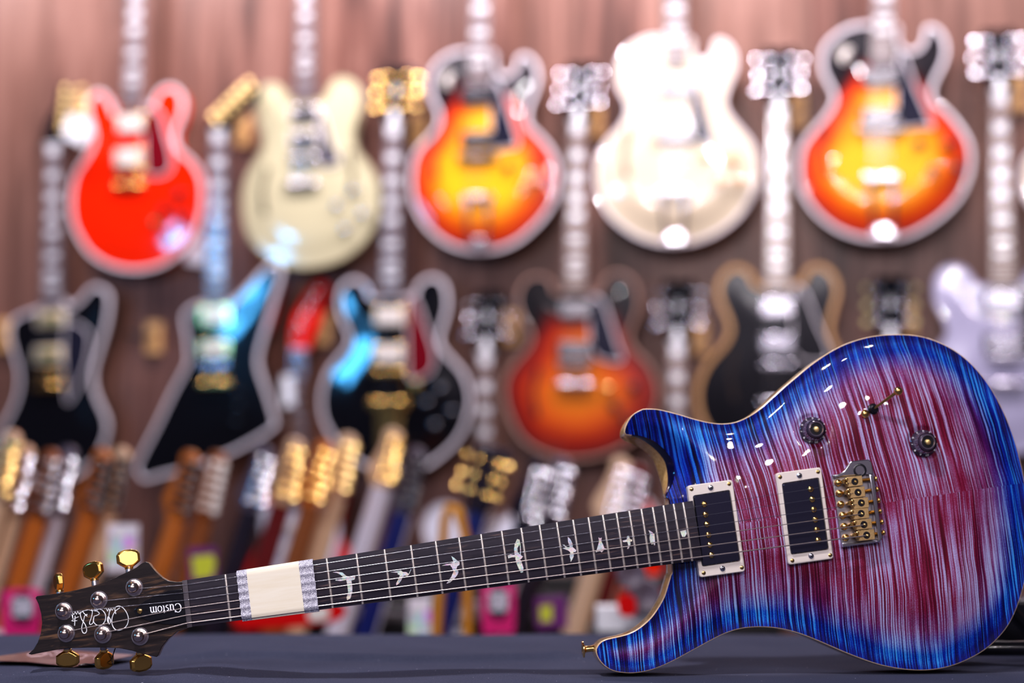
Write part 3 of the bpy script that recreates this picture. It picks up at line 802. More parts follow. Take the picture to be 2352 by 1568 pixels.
# strap button on the lower horn, jack plate
p = GB(1349 + 14, 1485, -40.)
edge = GB(*zo(272, 1165, 1320, 1280, 5.6), -40.)
lathe('strap_button', [(3.4, -3), (3.4, 0), (2.9, 1.5), (3.0, 7.), (5., 8.6), (8.0, 9.2), (8.0, 10.2), (6.6, 10.8), (3.0, 10.6), (2.4, 9.6), (0, 9.6)], (edge.x - 2.5, edge.y, -42.), (-1, .06, 0), 'gold', gt, 32)
ja, jb = GB(2126, 768, -20).x, GB(2190, 790, -20).x
idx = [k for k in range(N_) if FR[k][1] > 60 and ja <= FR[k][0] <= jb]; idx.sort(key=lambda k: FR[k][0])
pr = [(FR[k][0] - NR[k][0] * 1.6, FR[k][1] - NR[k][1] * 1.6) for k in idx] + [(FR[k][0] + NR[k][0] * 1., FR[k][1] + NR[k][1] * 1.) for k in idx[::-1]]
prism('jack_plate', pr, -52., -24.5, 'cream', gt, bev=.4)

# ================================================================== table, cloth, card
TABY1 = onz(1176, 1456, 0).y
XC, YC = 0., 0.
hp = GM @ (HB(880, 1440, -15.) * MM)
cl_bm = bmesh.new()
xs = np.linspace(-.95, .95, 260); ys = np.r_[np.linspace(.95, TABY1, 210)]
rng = random.Random(3)
folds = []
pa, pb, pc = onz(380, 1508, 0), onz(900, 1512, 0), onz(1420, 1510, 0)
def seg(px, py, qx, qy, x0, y0):
    dx, dy = qx - px, qy - py; t = max(0, min(1, ((x0 - px) * dx + (y0 - py) * dy) / (dx * dx + dy * dy)))
    return math.hypot(x0 - px - t * dx, y0 - py - t * dy), t
lines = []
for (a, b_, h_, w_) in (((560, 1478), (760, 1500), 2., .015), ((420, 1568), (520, 1512), 4., .022), ((480, 1560), (640, 1512), 4., .02), ((40, 1550), (200, 1568), 4., .02), ((400, 1540), (700, 1555), 4., .03), ((0, 1530), (220, 1560), 2.2, .03), ((1900, 1520), (2352, 1490), 3., .02), ((700, 1535), (1500, 1560), 3., .035), ((1950, 1500), (2300, 1530), 3., .015), ((900, 1470), (1000, 1500), 1.6, .01), ((1150, 1480), (1350, 1530), 2.5, .012)):
    A_, B_ = onz(*a, 0), onz(*b_, 0); lines.append((A_.x, A_.y, B_.x, B_.y, h_ * MM, w_))
tipz = [GM @ (HB(bx, by, -15.) * MM) for bx, by, *_ in buttons[3:]]
F0, F1 = onz(400, 1514, 0), onz(1390, 1520, 0)
LOWB = min((GM @ (HB(bx, by + bh / 2, -15) * MM)).z for bx, by, bw, bh, *_ in buttons[3:])
print('lowest tuner tip above table (mm):', LOWB * 1000)
def clothz(x, y):
    z = 0.
    for (ax_, ay_, bx_, by_, h_, w_) in lines:
        d, t = seg(ax_, ay_, bx_, by_, x, y)
        if d < 3 * w_: z += h_ * math.exp(-(d / w_) ** 2) * (math.sin(math.pi * min(max(t, .02), .98)) ** .5)
    # long fold: rises sharply towards the camera and falls away behind
    t = (x - F0.x) / (F1.x - F0.x)
    if -.1 < t < 1.1:
        yf = F0.y + (F1.y - F0.y) * t + .012 * math.sin(t * 9) ; e = max(0., min(1., (t + .1) / .2)) * max(0., min(1., (1.1 - t) / .2))
        dd = y - yf
        if dd > -.02: z += .0085 * e * (1 / (1 + math.exp(-dd / .0022))) * math.exp(-max(0, dd) / .075)
    d = math.hypot((x - tipz[1].x) / .12, (y - tipz[1].y) / .07)
    z += max(0, LOWB - .0022) * math.exp(-d ** 3)
    z += .0007 * math.sin(x * 23 + y * 11) * math.sin(y * 31 - x * 7)
    # stay below the guitar body
    w = math.exp(-((y - 1.51) / .07) ** 4) * (1 / (1 + math.exp(-(x - .02) * 90)))
    return z * (1 - w)
grid = [[cl_bm.verts.new((x, y, clothz(x, y))) for x in xs] for y in ys]
for k in range(1, 14):
    grid.append([cl_bm.verts.new((x, TABY1 + .006 * math.sin(k * .4) + .004 * math.sin(x * 30), -.02 * k ** 1.25 * .6)) for x in xs])
for a, b in zip(grid, grid[1:]):
    for k in range(len(xs) - 1): cl_bm.faces.new((a[k], a[k + 1], b[k + 1], b[k]))
cl = frombm('tablecloth', cl_bm, 'cloth', None, True)
tag(cl, 'wrinkled charcoal cloth covering the table under the blue and magenta guitar', 'tablecloth')
tb_ = empty('table', Matrix.Translation((0, 1.4, -.95)))
tag(tb_, 'counter table hidden beneath the charcoal cloth', 'table')
def wbox(name, c, s, material, parent=None, bev=0., rot=0.):
    """world-space box in metres (parent must have a pure translation)"""
    o = (0, 0, 0) if parent is None else parent.location
    return box(name, [(c[i] - o[i]) / MM for i in range(3)], [v / MM for v in s], material, parent, bev, rot)
wbox('tabletop', (0, (TABY1 - .012 + .95) / 2, -.018), (1.88, TABY1 - .012 - .95, .03), 'black', tb_)
for sx in (-.88, .88):
    for sy in (1.0, TABY1 - .06): wbox('leg', (sx, sy, -.492), (.05, .05, .915), 'black', tb_)

# hang tag card below the headstock, with pink-white script
cp = [onz(*p, .004) for p in ((-60, 1519), (115, 1494), (200, 1500), (312, 1508), (250, 1521), (170, 1535), (60, 1523))]
bm = bmesh.new()
CZ = max(clothz(p.x, p.y) for p in cp) + .0008
up_ = [bm.verts.new((p.x, p.y, CZ + .0008)) for p in cp]; dn = [bm.verts.new((p.x, p.y, CZ)) for p in cp]
bm.faces.new(up_); bm.faces.new(dn)
for k in range(len(cp)): bm.faces.new((up_[k], up_[(k + 1) % len(cp)], dn[(k + 1) % len(cp)], dn[k]))
M['card'] = grain('brown printed card', (.16, .07, .065), (.34, .19, .17), .35, coat=.4, sx=25, sy=60, sz=1)
card = frombm('hang_tag', bm, 'card')
tag(card, 'brown card tag with white script lying under the headstock tuners', 'card')
M['pinkink'] = mat('pale script ink', (.85, .65, .68), .4)
sbm = bmesh.new()
for stk in ([(62, 1508), (72, 1504), (95, 1503), (110, 1506), (95, 1511), (70, 1512), (62, 1508)], [(100, 1508), (115, 1505), (118, 1512), (130, 1506), (133, 1512)], [(128, 1506), (142, 1504), (150, 1509), (140, 1513)], [(168, 1512), (185, 1507), (200, 1509), (190, 1516), (175, 1518)], [(196, 1512), (210, 1508), (222, 1512), (215, 1519)], [(116, 1494), (124, 1500), (150, 1505)]):
    pts = []
    for x, y in stk:
        q = onz(x, y, .004); pts.append(Vector((q.x, q.y, CZ + .0010)) / MM)
    tube_bm(sbm, pts, .5, 5)
frombm('script', sbm, 'pinkink', card)
lp = [GM @ (HB(*q) * MM) for q in ((1005, 1212, -14), (985, 1270, -16), (965, 1340, -18), (970, 1400, -19))]
lpw = [v / MM for v in lp]
q = onz(246, 1537, .004); r = onz(200, 1532, .004); s = onz(185, 1534, .004)
lpw += [Vector((v.x, v.y, max(clothz(v.x, v.y), CZ) + .002)) / MM for v in (q, r, s)]
lpw += [Vector((v.x, v.y - .006, max(clothz(v.x, v.y), CZ) + .002)) / MM for v in (s, r)]
lp2 = []
for j in range(len(lpw) - 1):
    p0, p1, p2, p3 = lpw[max(j - 1, 0)], lpw[j], lpw[j + 1], lpw[min(j + 2, len(lpw) - 1)]
    for k in range(6):
        t = k / 6; lp2.append(.5 * ((2 * p1) + (-p0 + p2) * t + (2 * p0 - 5 * p1 + 4 * p2 - p3) * t * t + (-p0 + 3 * p1 - 3 * p2 + p3) * t ** 3))
cd = tube('tag_cord', lp2, .55, 'black', None, 6)
tag(cd, 'thin black cord of the card tag hanging from the headstock', 'cord')

# stand holding the guitar, seen at the right edge
ms = empty('guitar_stand', Matrix.Translation((.5, 1.66, 0)))
tag(ms, 'black tubular guitar stand behind the blue and magenta guitar on the table', 'stand')
def wt(name, pts, r, material, parent):
    o = Vector((0, 0, 0)) if parent is None else parent.location
    return tube(name, [(Vector(p) - o) / MM for p in pts], r, material, parent, 14)
A_ = W(2335, 1388, 1.72); B_ = W(2480, 1440, 1.70)
wt('rear_leg', [(.42, 1.65, .12), (.50, 1.68, .085), (A_.x + .02, 1.70, .012 + clothz(A_.x, 1.7)), (.66, 1.71, .012)], 7, 'black', ms)
wt('upright', [(.54, 1.64, .016), (.54, 1.62, .16)], 7, 'black', ms)
wt('cross_bar', [(.40, 1.64, .016), (.56, 1.64, .016)], 8, 'black', ms)
wt('back_rest', [(.42, 1.64, .016), (.42, 1.62, .20)], 6, 'black_matt', ms)
wbx = wbox('instrument_case', (.62, 1.80, .030), (.22, .08, .055), 'black', None, 4.)
tag(wbx, 'black case standing behind the stand at the right edge of the table', 'case')

# ================================================================== room shell
YAW = math.radians(13.); cy_, sy_ = math.cos(YAW), math.sin(YAW)
WS = Vector((cy_, -sy_, 0)); WU = Vector((0, 0, 1)); WN = Vector((-sy_, -cy_, 0)); WO = Vector((0, 4.01, 0))
WR = Matrix((WS, WU, WN)).transposed()
def WB(px, py, n):
    """image point -> wall coordinates (mm right, mm up) on the plane n mm in front of the wall"""
    r = ray(px, py); o = CAMLOC - WO - WN * (n * MM)
    t = -o.dot(WN) / r.dot(WN); p = o + r * t
    return Vector((p.dot(WS) / MM, p.z / MM))
def wallM(s, h, n): return Matrix.Translation(WO + WS * s * MM + WU * h * MM + WN * n * MM) @ WR.to_4x4()
FLZ = -.95
def shell(name, verts, faces, material, M4=None):
    me = bpy.data.meshes.new(name); me.from_pydata(verts, [], faces); o = link(name, me, material)
    if M4 is not None: o.matrix_world = M4
    return tag(o, kind='structure')
# wall built in its own frame so that the grain runs vertically (object z is up)
Wz = Matrix.Translation(WO) @ Matrix((WS, -WN, WU)).transposed().to_4x4()
shell('wall_back', [(-4, 0, FLZ), (4, 0, FLZ), (4, 0, 3.2), (-4, 0, 3.2), (-4, .1, FLZ), (4, .1, FLZ), (4, .1, 3.2), (-4, .1, 3.2)], [(0, 1, 2, 3), (4, 7, 6, 5), (0, 4, 5, 1), (3, 2, 6, 7), (0, 3, 7, 4), (1, 5, 6, 2)], 'wall', Wz)
shell('floor', [(-4.5, -3, FLZ), (4.5, -3, FLZ), (4.5, 5.4, FLZ), (-4.5, 5.4, FLZ)], [(0, 1, 2, 3)], 'floor')

M['plaster'] = mat('pale plaster', (.16, .15, .18), .8)
shell('wall_front', [(-4.5, -3, FLZ), (4.5, -3, FLZ), (4.5, -3, 3.2), (-4.5, -3, 3.2)], [(0, 3, 2, 1)], 'plaster')

# ------------------------------------------------------------------ instrument materials
def attr_top(name, stops, rng_, rough=.25, stain=0.):
    m = M[name] = mat(name, (.5, .2, .1), .45, coat=1., coat_rough=.03, spec=.25); g = NG(m)
    f = g.mapr(g.attr('burst'), -30., rng_)
    n = g.noise(g.coord(), 14., 2.)
    f = g.math('ADD', f, g.math('MULTIPLY', g.math('SUBTRACT', n, .5), .08))
    g.base(g.ramp(f, stops)); return m
attr_top('sunburst yellow', [(.0, (.004, .002, .006)), (.13, (.05, .002, .002)), (.22, (.42, .010, .0)), (.36, (.80, .07, .0)), (.52, (.95, .24, .0)), (.70, (1., .46, .005))], 150.)
attr_top('sunburst amber', [(.0, (.004, .002, .004)), (.14, (.03, .001, .001)), (.23, (.17, .003, .0)), (.40, (.36, .014, .0)), (.60, (.62, .09, .0)), (.88, (.72, .19, .0))], 150.)
def gloss(name, c, rough=.12): M[name] = mat(name, c, rough, coat=1., coat_rough=.03, spec=.3); return M[name]
gloss('cherry red', (.86, .022, .0)); gloss('champagne', (.58, .52, .34)); gloss('blonde', (.78, .64, .47)); gloss('gloss black', (.004, .004, .007)); gloss('silver white', (.46, .43, .60)); gloss('red paint', (.70, .008, .008)); gloss('arctic white', (.78, .76, .86))
gloss('binding white', (.92, .84, .90), .3); gloss('binding tan', (.50, .30, .24), .3); gloss('binding amber', (.62, .34, .14), .3); gloss('tan wood side', (.62, .36, .16)); gloss('cream side', (.8, .68, .5)); gloss('dark red guard', (.16, .004, .012)); gloss('dark guard', (.018, .018, .035))
M['pearl'] = mat('pearl block', (.93, .91, .95), .2, coat=.5)
M['rosewood'] = mat('rosewood board', (.16, .085, .07), .4); M['greyboard'] = mat('bright rosewood board', (.17, .12, .13), .4)
M['hangwood'] = grain('hanger pine', (.62, .33, .12), (.78, .48, .22), .4, sx=30, sy=30, sz=30)
M['nickel'] = mat('nickel plate', (.78, .76, .84), .15, 1.)
M['dkchrome'] = mat('dark chrome', (.30, .28, .30), .25, 1.)
M['button_cream'] = mat('pale green buttons', (.72, .62, .26), .35); M['fhole'] = mat('dark opening', (.02, .008, .006), .8)

GIB = [(-22, 0), (-25, 18), (-38, 52), (-37, 105), (-42, 152), (-32, 168), (-14, 158), (0, 166), (14, 158), (32, 168), (42, 152), (37, 105), (38, 52), (25, 18), (22, 0)]

def wall_guitar(label, group, outline, mt, side, binding, bw, axis_top, board_end, bridge, face=95., thick=45., nut=None, burst_shift=0., waist=None,
                pickups=(), pk_mat='nickel', pk_ring=None, guard=None, guard_mat='dark guard', knobs_=(), knob_mat='black', tail=None, tail_mat='nickel', bridge_w=80, bridge_mat='nickel',
                fholes=(), head='gibson', tun='nickel', board='rosewood', inlays=(1, 3, 5, 7, 9, 12, 15, 17), inl_w=.66, head_mat='gloss black', headpoly=None, headtun=None, toggle=None, neckside='rosewood', frets=22, arch=5., smooth_n=5, outline_mm=None):
    cpt = WB(*bridge, face)
    def Lc(px, py): p = WB(px, py, face) - cpt; return (p.x, p.y)
    r = empty('hanging_guitar', wallM(cpt.x, cpt.y, face)); tag(r, label, 'guitar', group)
    O = [Lc(*p) for p in outline]
    O = resample(smooth_closed(O, 6) if smooth_n else O, 7.)
    if area2(O) < 0: O = O[::-1]
    wy = Lc(*waist)[1] if waist else 0.
    O1 = inset(O, bw)
    def hf(V, d): return -arch + arch * sstep(d, 0, 80)
    def bf(V, d): return d - burst_shift * np.maximum(0, V[:, 1] - wy)
    zr = -arch
    if outline_mm is None: pass
    dome('top', O1, hf, 15., mt, r, bf)
    loft('binding', [[(x, y, zr) for x, y in O1], [(x, y, zr + .6) for x, y in inset(O, 1.)], [(x, y, zr - .4) for x, y in O], [(x, y, zr - 8.) for x, y in O]], binding, r)
    loft('body', [[(x, y, zr - 8.) for x, y in O], [(x, y, -thick + 3) for x, y in O], [(x, y, -thick) for x, y in inset(O, 3)]], side, r)
    T, B = Vector(Lc(*axis_top)), Vector(Lc(*board_end)); d = (T - B).normalized(); u = Vector((d.y, -d.x))
    if nut is not None: Nn = Vector(Lc(*nut)); 
    else: Nn = B + d * (628 - (B.length))
    Ln = (Nn - B).length; SCL = (Nn - Vector((0, 0))).length
    # keep the nut on the axis
    Nn = B + d * Ln
    def q(x, y): p = Nn + u * x + d * y; return (p.x, p.y)
    wn, we = 21.5, 28.
    zb = 8.
    prism('fretboard', [q(-wn, 0), q(wn, 0), q(we, -Ln), q(-we, -Ln)], zb - 6, zb, board, r, bev=.8)
    rings = []
    for t in (0, 1):
        w_ = wn + (we - wn) * t; y = -Ln * (t * .86)
        rings.append([(*q(w_ * math.cos(a), y), zb - 6 - 16 * math.sin(a)) for a in np.linspace(0, math.pi, 13)])
    loft('neck', rings, neckside, r, True, True)
    prism('nut', [q(-wn, -1), q(wn, -1), q(wn, 4), q(-wn, 4)], zb - 5, zb + 2, 'pearl', r)
    fp = [0] + [SCL * (1 - 2 ** (-n / 12)) for n in range(1, 23)]
    for n in range(1, frets + 1):
        if fp[n] > Ln - 2: break
        w_ = wn + (we - wn) * fp[n] / Ln
        prism('fret', [q(-w_, -fp[n] - 1), q(w_, -fp[n] - 1), q(w_, -fp[n] + 1), q(-w_, -fp[n] + 1)], zb - .5, zb + 1., 'fret', r)
    for n in inlays:
        if n >= len(fp) or fp[n] > Ln - 4: continue
        a, b = fp[n - 1], fp[n]; m_ = (a + b) / 2; hl = (b - a) * .34; w_ = (wn + (we - wn) * m_ / Ln) * inl_w
        prism('inlay', [q(-w_, -m_ - hl), q(w_, -m_ - hl), q(w_, -m_ + hl), q(-w_, -m_ + hl)], zb - .4, zb + .35, 'pearl', r)
    tl = Vector(Lc(*tail[0])) if tail else Vector((0, -40))
    for k in range(6):
        x = -17.5 + 7 * k; a = Nn + u * x; b = Vector((0, 0)) + u * (x * 1.45); c_ = tl + u * x * 1.3
        tube('string', [(a.x, a.y, zb + 2.2), (b.x, b.y, zb + 10), (c_.x, c_.y, zb + (0 if tail else 2))], .35 + .1 * (5 - k) * .5, 'string', r, 4)
    for (px, py, w_, h_) in pickups:
        p = Vector(Lc(px, py)); rt = math.atan2(d.x, d.y) * -1
        if pk_ring: 
            ro = box('pickup', (p.x, p.y, zb - 4), (w_ + 16, h_ + 8, 9), pk_ring, r, 1.5, rt)
            box('pickup_cover', (p.x, p.y, zb), (w_, h_, 8), pk_mat, ro, 2., rt)
        else: box('pickup', (p.x, p.y, zb - 2), (w_, h_, 10), pk_mat, r, 2., rt)
    rt = -math.atan2(d.x, d.y)
    box('bridge', (0, 0, zb), (bridge_w, 14, 12), bridge_mat, r, 3., rt)
    if tail:
        kind = tail[1]
        if kind == 'bar': box('tailpiece', (tl.x, tl.y, zb), (92, 17, 13), tail_mat, r, 5., rt)
        elif kind == 'trapeze':
            bt = Vector(Lc(*tail[2]))
            tp_ = box('tailpiece', (tl.x, tl.y, zb + 1), (84, 15, 8), tail_mat, r, 3., rt)
            for s_ in (-1, 1):
                tube('rod', [(tl.x + s_ * 30, tl.y, zb + 1), (bt.x + s_ * 20, bt.y + 10, zb - 4), (bt.x + s_ * 18, bt.y, zb - 10)], 6., tail_mat, tp_, 8)
            box('hinge_plate', (bt.x, bt.y + 8, zb - 8), (56, 26, 6), tail_mat, tp_, 2., rt)
        elif kind == 'vibrola':
            tp_ = box('tailpiece', (tl.x, tl.y, zb), (110, 24, 14), tail_mat, r, 4., rt)
            box('vibrola_plate', (tl.x, tl.y - 62, zb - 4), (66, 110, 5), tail_mat, tp_, 3., rt)
            tube('lever', [(tl.x + 20, tl.y - 28, zb + 8), (tl.x + 44, tl.y - 10, zb + 14), (tl.x + 50, tl.y + 60, zb + 20)], 4., tail_mat, tp_, 8)
    if guard:
        P = [Lc(*p) for p in guard]
        P = resample(smooth_closed(P, 4), 6.)
        if area2(P) < 0: P = P[::-1]
        go = prism('pickguard', P, 1., 4., 'binding white' if guard_mat != 'arctic white' else 'arctic white', r)
        prism('guard_face', inset(P, 4.5), 3.2, 4.6, guard_mat, go)
    for k in knobs_:
        p = Lc(*k[:2]); m_ = k[2] if len(k) > 2 else knob_mat
        lathe('knob', [(12.5, 0), (12.5, 4), (10.5, 7), (9.5, 15), (7, 16), (0, 15)], (*p, -2.), (0, 0, 1), m_, r, 16)
    if toggle:
        p = Lc(*toggle); lathe('toggle_plate', [(20, -1.), (20, 2.2), (6, 2.4), (3, 14), (0, 15)], (*p, -arch + 7.), (0, 0, 1), 'cream', r, 20)
    for (px, py, flip) in fholes:
        p = Vector(Lc(px, py)); pts = [(-5 * flip, 62), (2 * flip, 66), (6 * flip, 56), (-1 * flip, 30), (-8 * flip, 0), (-3 * flip, -34), (3 * flip, -58), (-4 * flip, -66), (-11 * flip, -58), (-14 * flip, -30), (-17 * flip, 4), (-9 * flip, 38)]
        prism('f_hole', [(p.x + a, p.y + b) for a, b in (pts if flip > 0 else pts[::-1])], -3., 1.2, 'fhole', r)
    # headstock
    if headpoly:
        H = [Lc(*p) for p in headpoly]; tn = [(Lc(*a), Lc(*b)) for a, b in headtun]
    else:
        H = [q(x, y) for x, y in GIB]; tn = [(q(s_ * 26, y), q(s_ * 57, y + 2)) for s_ in (-1, 1) for y in (48, 90, 132)]
    if area2(H) < 0: H = H[::-1]
    hz_ = lambda x, y: -.20 * max(0., (Vector((x, y)) - Nn).dot(d))
    prism('headstock', H, zb - 20, zb - 5, head_mat, r, bev=1.2, zf=hz_)
    if not headpoly:
        prism('truss_cover', [q(-10, 8), q(10, 8), q(7, 38), q(0, 44), q(-7, 38)], zb - 5, zb - 3, 'pearl', r, zf=hz_)
        prism('head_inlay', [q(-6, 96), q(0, 80), q(6, 96), q(0, 114)], zb - 5.2, zb - 4, 'pearl', r, zf=hz_)
    for a, b in tn:
        t_ = lathe('tuner', [(8.5, -1), (8.5, 1.5), (6.5, 2.6), (5.2, 3.), (5., 9), (3.6, 10), (0, 10.6)], (*a, zb - 5 + hz_(*a)), (0, 0, 1), tun[0] if isinstance(tun, tuple) else tun, r, 12)
        v = Vector((b[0] - a[0], b[1] - a[1], 0)); 
        tube('shaft', [(*a, zb - 13 + hz_(*a)), (b[0], b[1], zb - 13 + hz_(*b))], 3., tun[0] if isinstance(tun, tuple) else tun, t_, 8)
        lathe('button', [(3, -4), (7, -3), (8.4, 0), (7.6, 1.6), (5.2, 2.2), (2.6, 2.55), (0, 2.65)], (b[0], b[1], zb - 13 + hz_(*b)), (random.uniform(-.3, .3), random.uniform(.08, .40), 1), tun[1] if isinstance(tun, tuple) else tun, t_, 12)
    return r

def zs(lst, ox, oy, s): return [zo(X, Y, ox, oy, s) for X, Y in lst]
UP, LO, TH = 'semi-hollow and archtop guitars hanging in the upper row', 'guitars hanging in the lower row', 'guitars hanging lowest, mostly hidden'
# upper row
wall_guitar('bright red semi-hollow guitar with white pearl blocks, hanging in the upper row', UP,
    zs([(660, 640), (630, 600), (600, 540), (560, 508), (520, 520), (490, 565), (488, 640), (505, 700), (518, 770), (500, 830), (460, 900), (420, 960), (395, 1040), (385, 1140), (395, 1240), (430, 1330), (490, 1420), (570, 1480), (660, 1515), (760, 1525), (860, 1510), (950, 1470), (1030, 1400), (1090, 1320), (1130, 1220), (1145, 1120), (1140, 1020), (1110, 940), (1060, 880), (1010, 840), (985, 790), (990, 730), (1015, 670), (1030, 590), (1020, 530), (985, 488), (940, 480), (895, 500), (865, 550), (850, 590), (825, 640)], 0, 0, 2.45),
    'cherry red', 'cherry red', 'binding white', 8.5, (314, 0), (306, 245), (301, 392), pickups=[(303, 285, 72, 42), (297, 362, 72, 42)], pk_mat='cream', pk_ring='gold', board='greyboard', inl_w=.72,
    guard=[(333, 250), (352, 246), (372, 262), (382, 300), (395, 350), (396, 385), (375, 405), (340, 402), (333, 375)], guard_mat='dark red guard', knobs_=[(412, 445), (378, 482), (420, 500), (385, 538), (357, 508, 'gold')], tail=((298, 428), 'bar'), tail_mat='gold', bridge_mat='gold', bridge_w=92)
wall_guitar('pale champagne semi-hollow guitar with chrome hardware, hanging right of the bright red guitar', UP,
    zs([(1630, 560), (1600, 510), (1560, 472), (1510, 468), (1460, 490), (1435, 540), (1430, 600), (1450, 680), (1475, 750), (1480, 800), (1460, 860), (1420, 920), (1380, 1000), (1360, 1090), (1360, 1190), (1380, 1290), (1430, 1380), (1510, 1450), (1600, 1490), (1700, 1505), (1800, 1495), (1900, 1465), (1990, 1410), (2060, 1340), (2110, 1250), (2135, 1150), (2130, 1050), (2100, 970), (2050, 900), (2000, 840), (1980, 780), (1990, 700), (2020, 620), (2025, 540), (2010, 480), (1970, 443), (1910, 433), (1865, 460), (1830, 520), (1800, 560)], 0, 0, 2.45),
    'champagne', 'champagne', 'champagne', 8., (704, 0), (702, 228), (700, 366), pickups=[(703, 262, 72, 34), (702, 322, 72, 34)], pk_ring='cream', board='greyboard', inl_w=.55,
    guard=[(730, 262), (745, 262), (765, 330), (782, 372), (735, 374)], knobs_=[(815, 435, 'nickel'), (775, 470, 'nickel'), (835, 488, 'nickel'), (795, 524, 'nickel')], tail=((695, 425), 'bar'), fholes=[(612, 438, 1), (800, 400, -1)])
wall_guitar('yellow centred sunburst archtop with one cutaway, hanging between the champagne and the white guitars', UP,
    zs([(560, 270), (470, 278), (400, 312), (350, 362), (322, 430), (322, 500), (345, 570), (372, 630), (368, 690), (330, 750), (270, 810), (230, 880), (215, 970), (215, 1060), (235, 1150), (280, 1240), (350, 1320), (440, 1380), (540, 1410), (630, 1415), (730, 1400), (830, 1355), (920, 1280), (990, 1200), (1040, 1110), (1060, 1000), (1050, 900), (1010, 820), (950, 750), (900, 700), (885, 640), (900, 580), (930, 500), (945, 420), (930, 350), (890, 305), (850, 298), (820, 320), (812, 370), (780, 408), (740, 412), (712, 385), (700, 330), (690, 280)], 850, 0, 2.45),
    'sunburst yellow', 'rosewood', 'binding white', 8.5, (1105, 0), (1100, 196), (1098, 362), face=118., thick=80., arch=14., burst_shift=1.1, waist=(1100, 262), pickups=[(1098, 222, 74, 38), (1100, 322, 74, 34)], pk_mat='dkchrome', pk_ring='black', board='greyboard', inl_w=.74, bridge_mat='dkchrome', bridge_w=104,
    guard=[(1131, 190), (1148, 192), (1162, 230), (1185, 300), (1190, 335), (1160, 342), (1131, 335)], knobs_=[(1168, 385), (1228, 365), (1205, 425), (1240, 415)], tail=((1098, 455), 'trapeze', (1100, 565)), toggle=(1033, 183), fholes=[(1005, 355, 1)])
wall_guitar('cream white archtop with gold knobs and one cutaway, hanging in the upper row', UP,
    zs([(1630, 192), (1540, 202), (1450, 250), (1395, 320), (1380, 400), (1390, 480), (1430, 560), (1440, 620), (1410, 690), (1350, 760), (1290, 840), (1265, 930), (1265, 1020), (1285, 1110), (1340, 1210), (1430, 1290), (1530, 1345), (1650, 1375), (1750, 1375), (1860, 1350), (1970, 1300), (2070, 1220), (2140, 1120), (2180, 1010), (2180, 900), (2150, 800), (2090, 720), (2030, 650), (2000, 590), (2000, 530), (2030, 450), (2055, 370), (2050, 290), (2010, 230), (1960, 210), (1930, 235), (1920, 290), (1880, 325), (1840, 318), (1815, 280), (1800, 200)], 850, 0, 2.45),
    'blonde', 'tan wood side', 'binding white', 7., (1552, 0), (1552, 152), (1552, 316), face=118., thick=80., arch=14., pickups=[(1553, 200, 74, 36), (1553, 290, 74, 30)], pk_ring='cream', board='greyboard', inl_w=.74, bridge_mat='dkchrome', bridge_w=100,
    guard=[(1586, 170), (1600, 170), (1615, 230), (1640, 310), (1641, 333), (1612, 330), (1586, 305)], knobs_=[(1622, 358, 'hangwood'), (1680, 364, 'hangwood'), (1652, 414, 'hangwood'), (1702, 412, 'hangwood')], tail=((1547, 440), 'trapeze', (1550, 552)), fholes=[(1443, 350, 1)])
wall_guitar('large orange sunburst archtop with hooked cutaway, rightmost body of the upper row', UP,
    zs([(850, 120), (740, 135), (660, 180), (600, 240), (575, 310), (580, 390), (610, 460), (640, 520), (635, 580), (590, 650), (520, 730), (465, 810), (445, 900), (445, 990), (465, 1080), (520, 1170), (600, 1250), (700, 1310), (820, 1345), (930, 1350), (1050, 1335), (1170, 1280), (1280, 1200), (1370, 1100), (1420, 990), (1435, 880), (1415, 780), (1360, 690), (1290, 610), (1225, 560), (1210, 510), (1230, 440), (1265, 370), (1290, 290), (1280, 210), (1240, 150), (1190, 135), (1160, 152), (1152, 210), (1120, 262), (1070, 268), (1032, 245), (1018, 200), (1010, 130)], 1650, 0, 2.45),
    'sunburst yellow', 'rosewood', 'binding white', 8.5, (2030, 0), (2026, 150), (2022, 298), face=118., thick=80., arch=14., burst_shift=1.15, waist=(2025, 215), pickups=[(2024, 178, 76, 36), (2022, 268, 76, 30)], pk_mat='dkchrome', pk_ring='black', board='greyboard', inl_w=.72, bridge_mat='dkchrome', bridge_w=110,
    guard=[(2062, 130), (2080, 135), (2102, 195), (2128, 255), (2142, 292), (2120, 292), (2062, 282)], knobs_=[(2110, 330), (2178, 330), (2140, 390), (2198, 385)], tail=((2024, 408), 'trapeze', (2030, 538)), toggle=(1946, 126), fholes=[(1905, 345, 1)])
wall_guitar('pale guitar cut off by the right edge of the picture, upper row', UP,
    [(2400, 240), (2420, 225), (2440, 240), (2442, 300), (2400, 330), (2362, 350), (2348, 385), (2350, 440), (2380, 490), (2460, 530), (2560, 520), (2640, 470), (2660, 390), (2620, 320), (2590, 290), (2600, 230), (2570, 210), (2540, 240), (2500, 262)],
    'blonde', 'tan wood side', 'binding white', 7., (2498, 0), (2498, 250), (2500, 400), pickups=[(2498, 300, 72, 36)], pk_ring='cream', tail=((2500, 440), 'bar'))
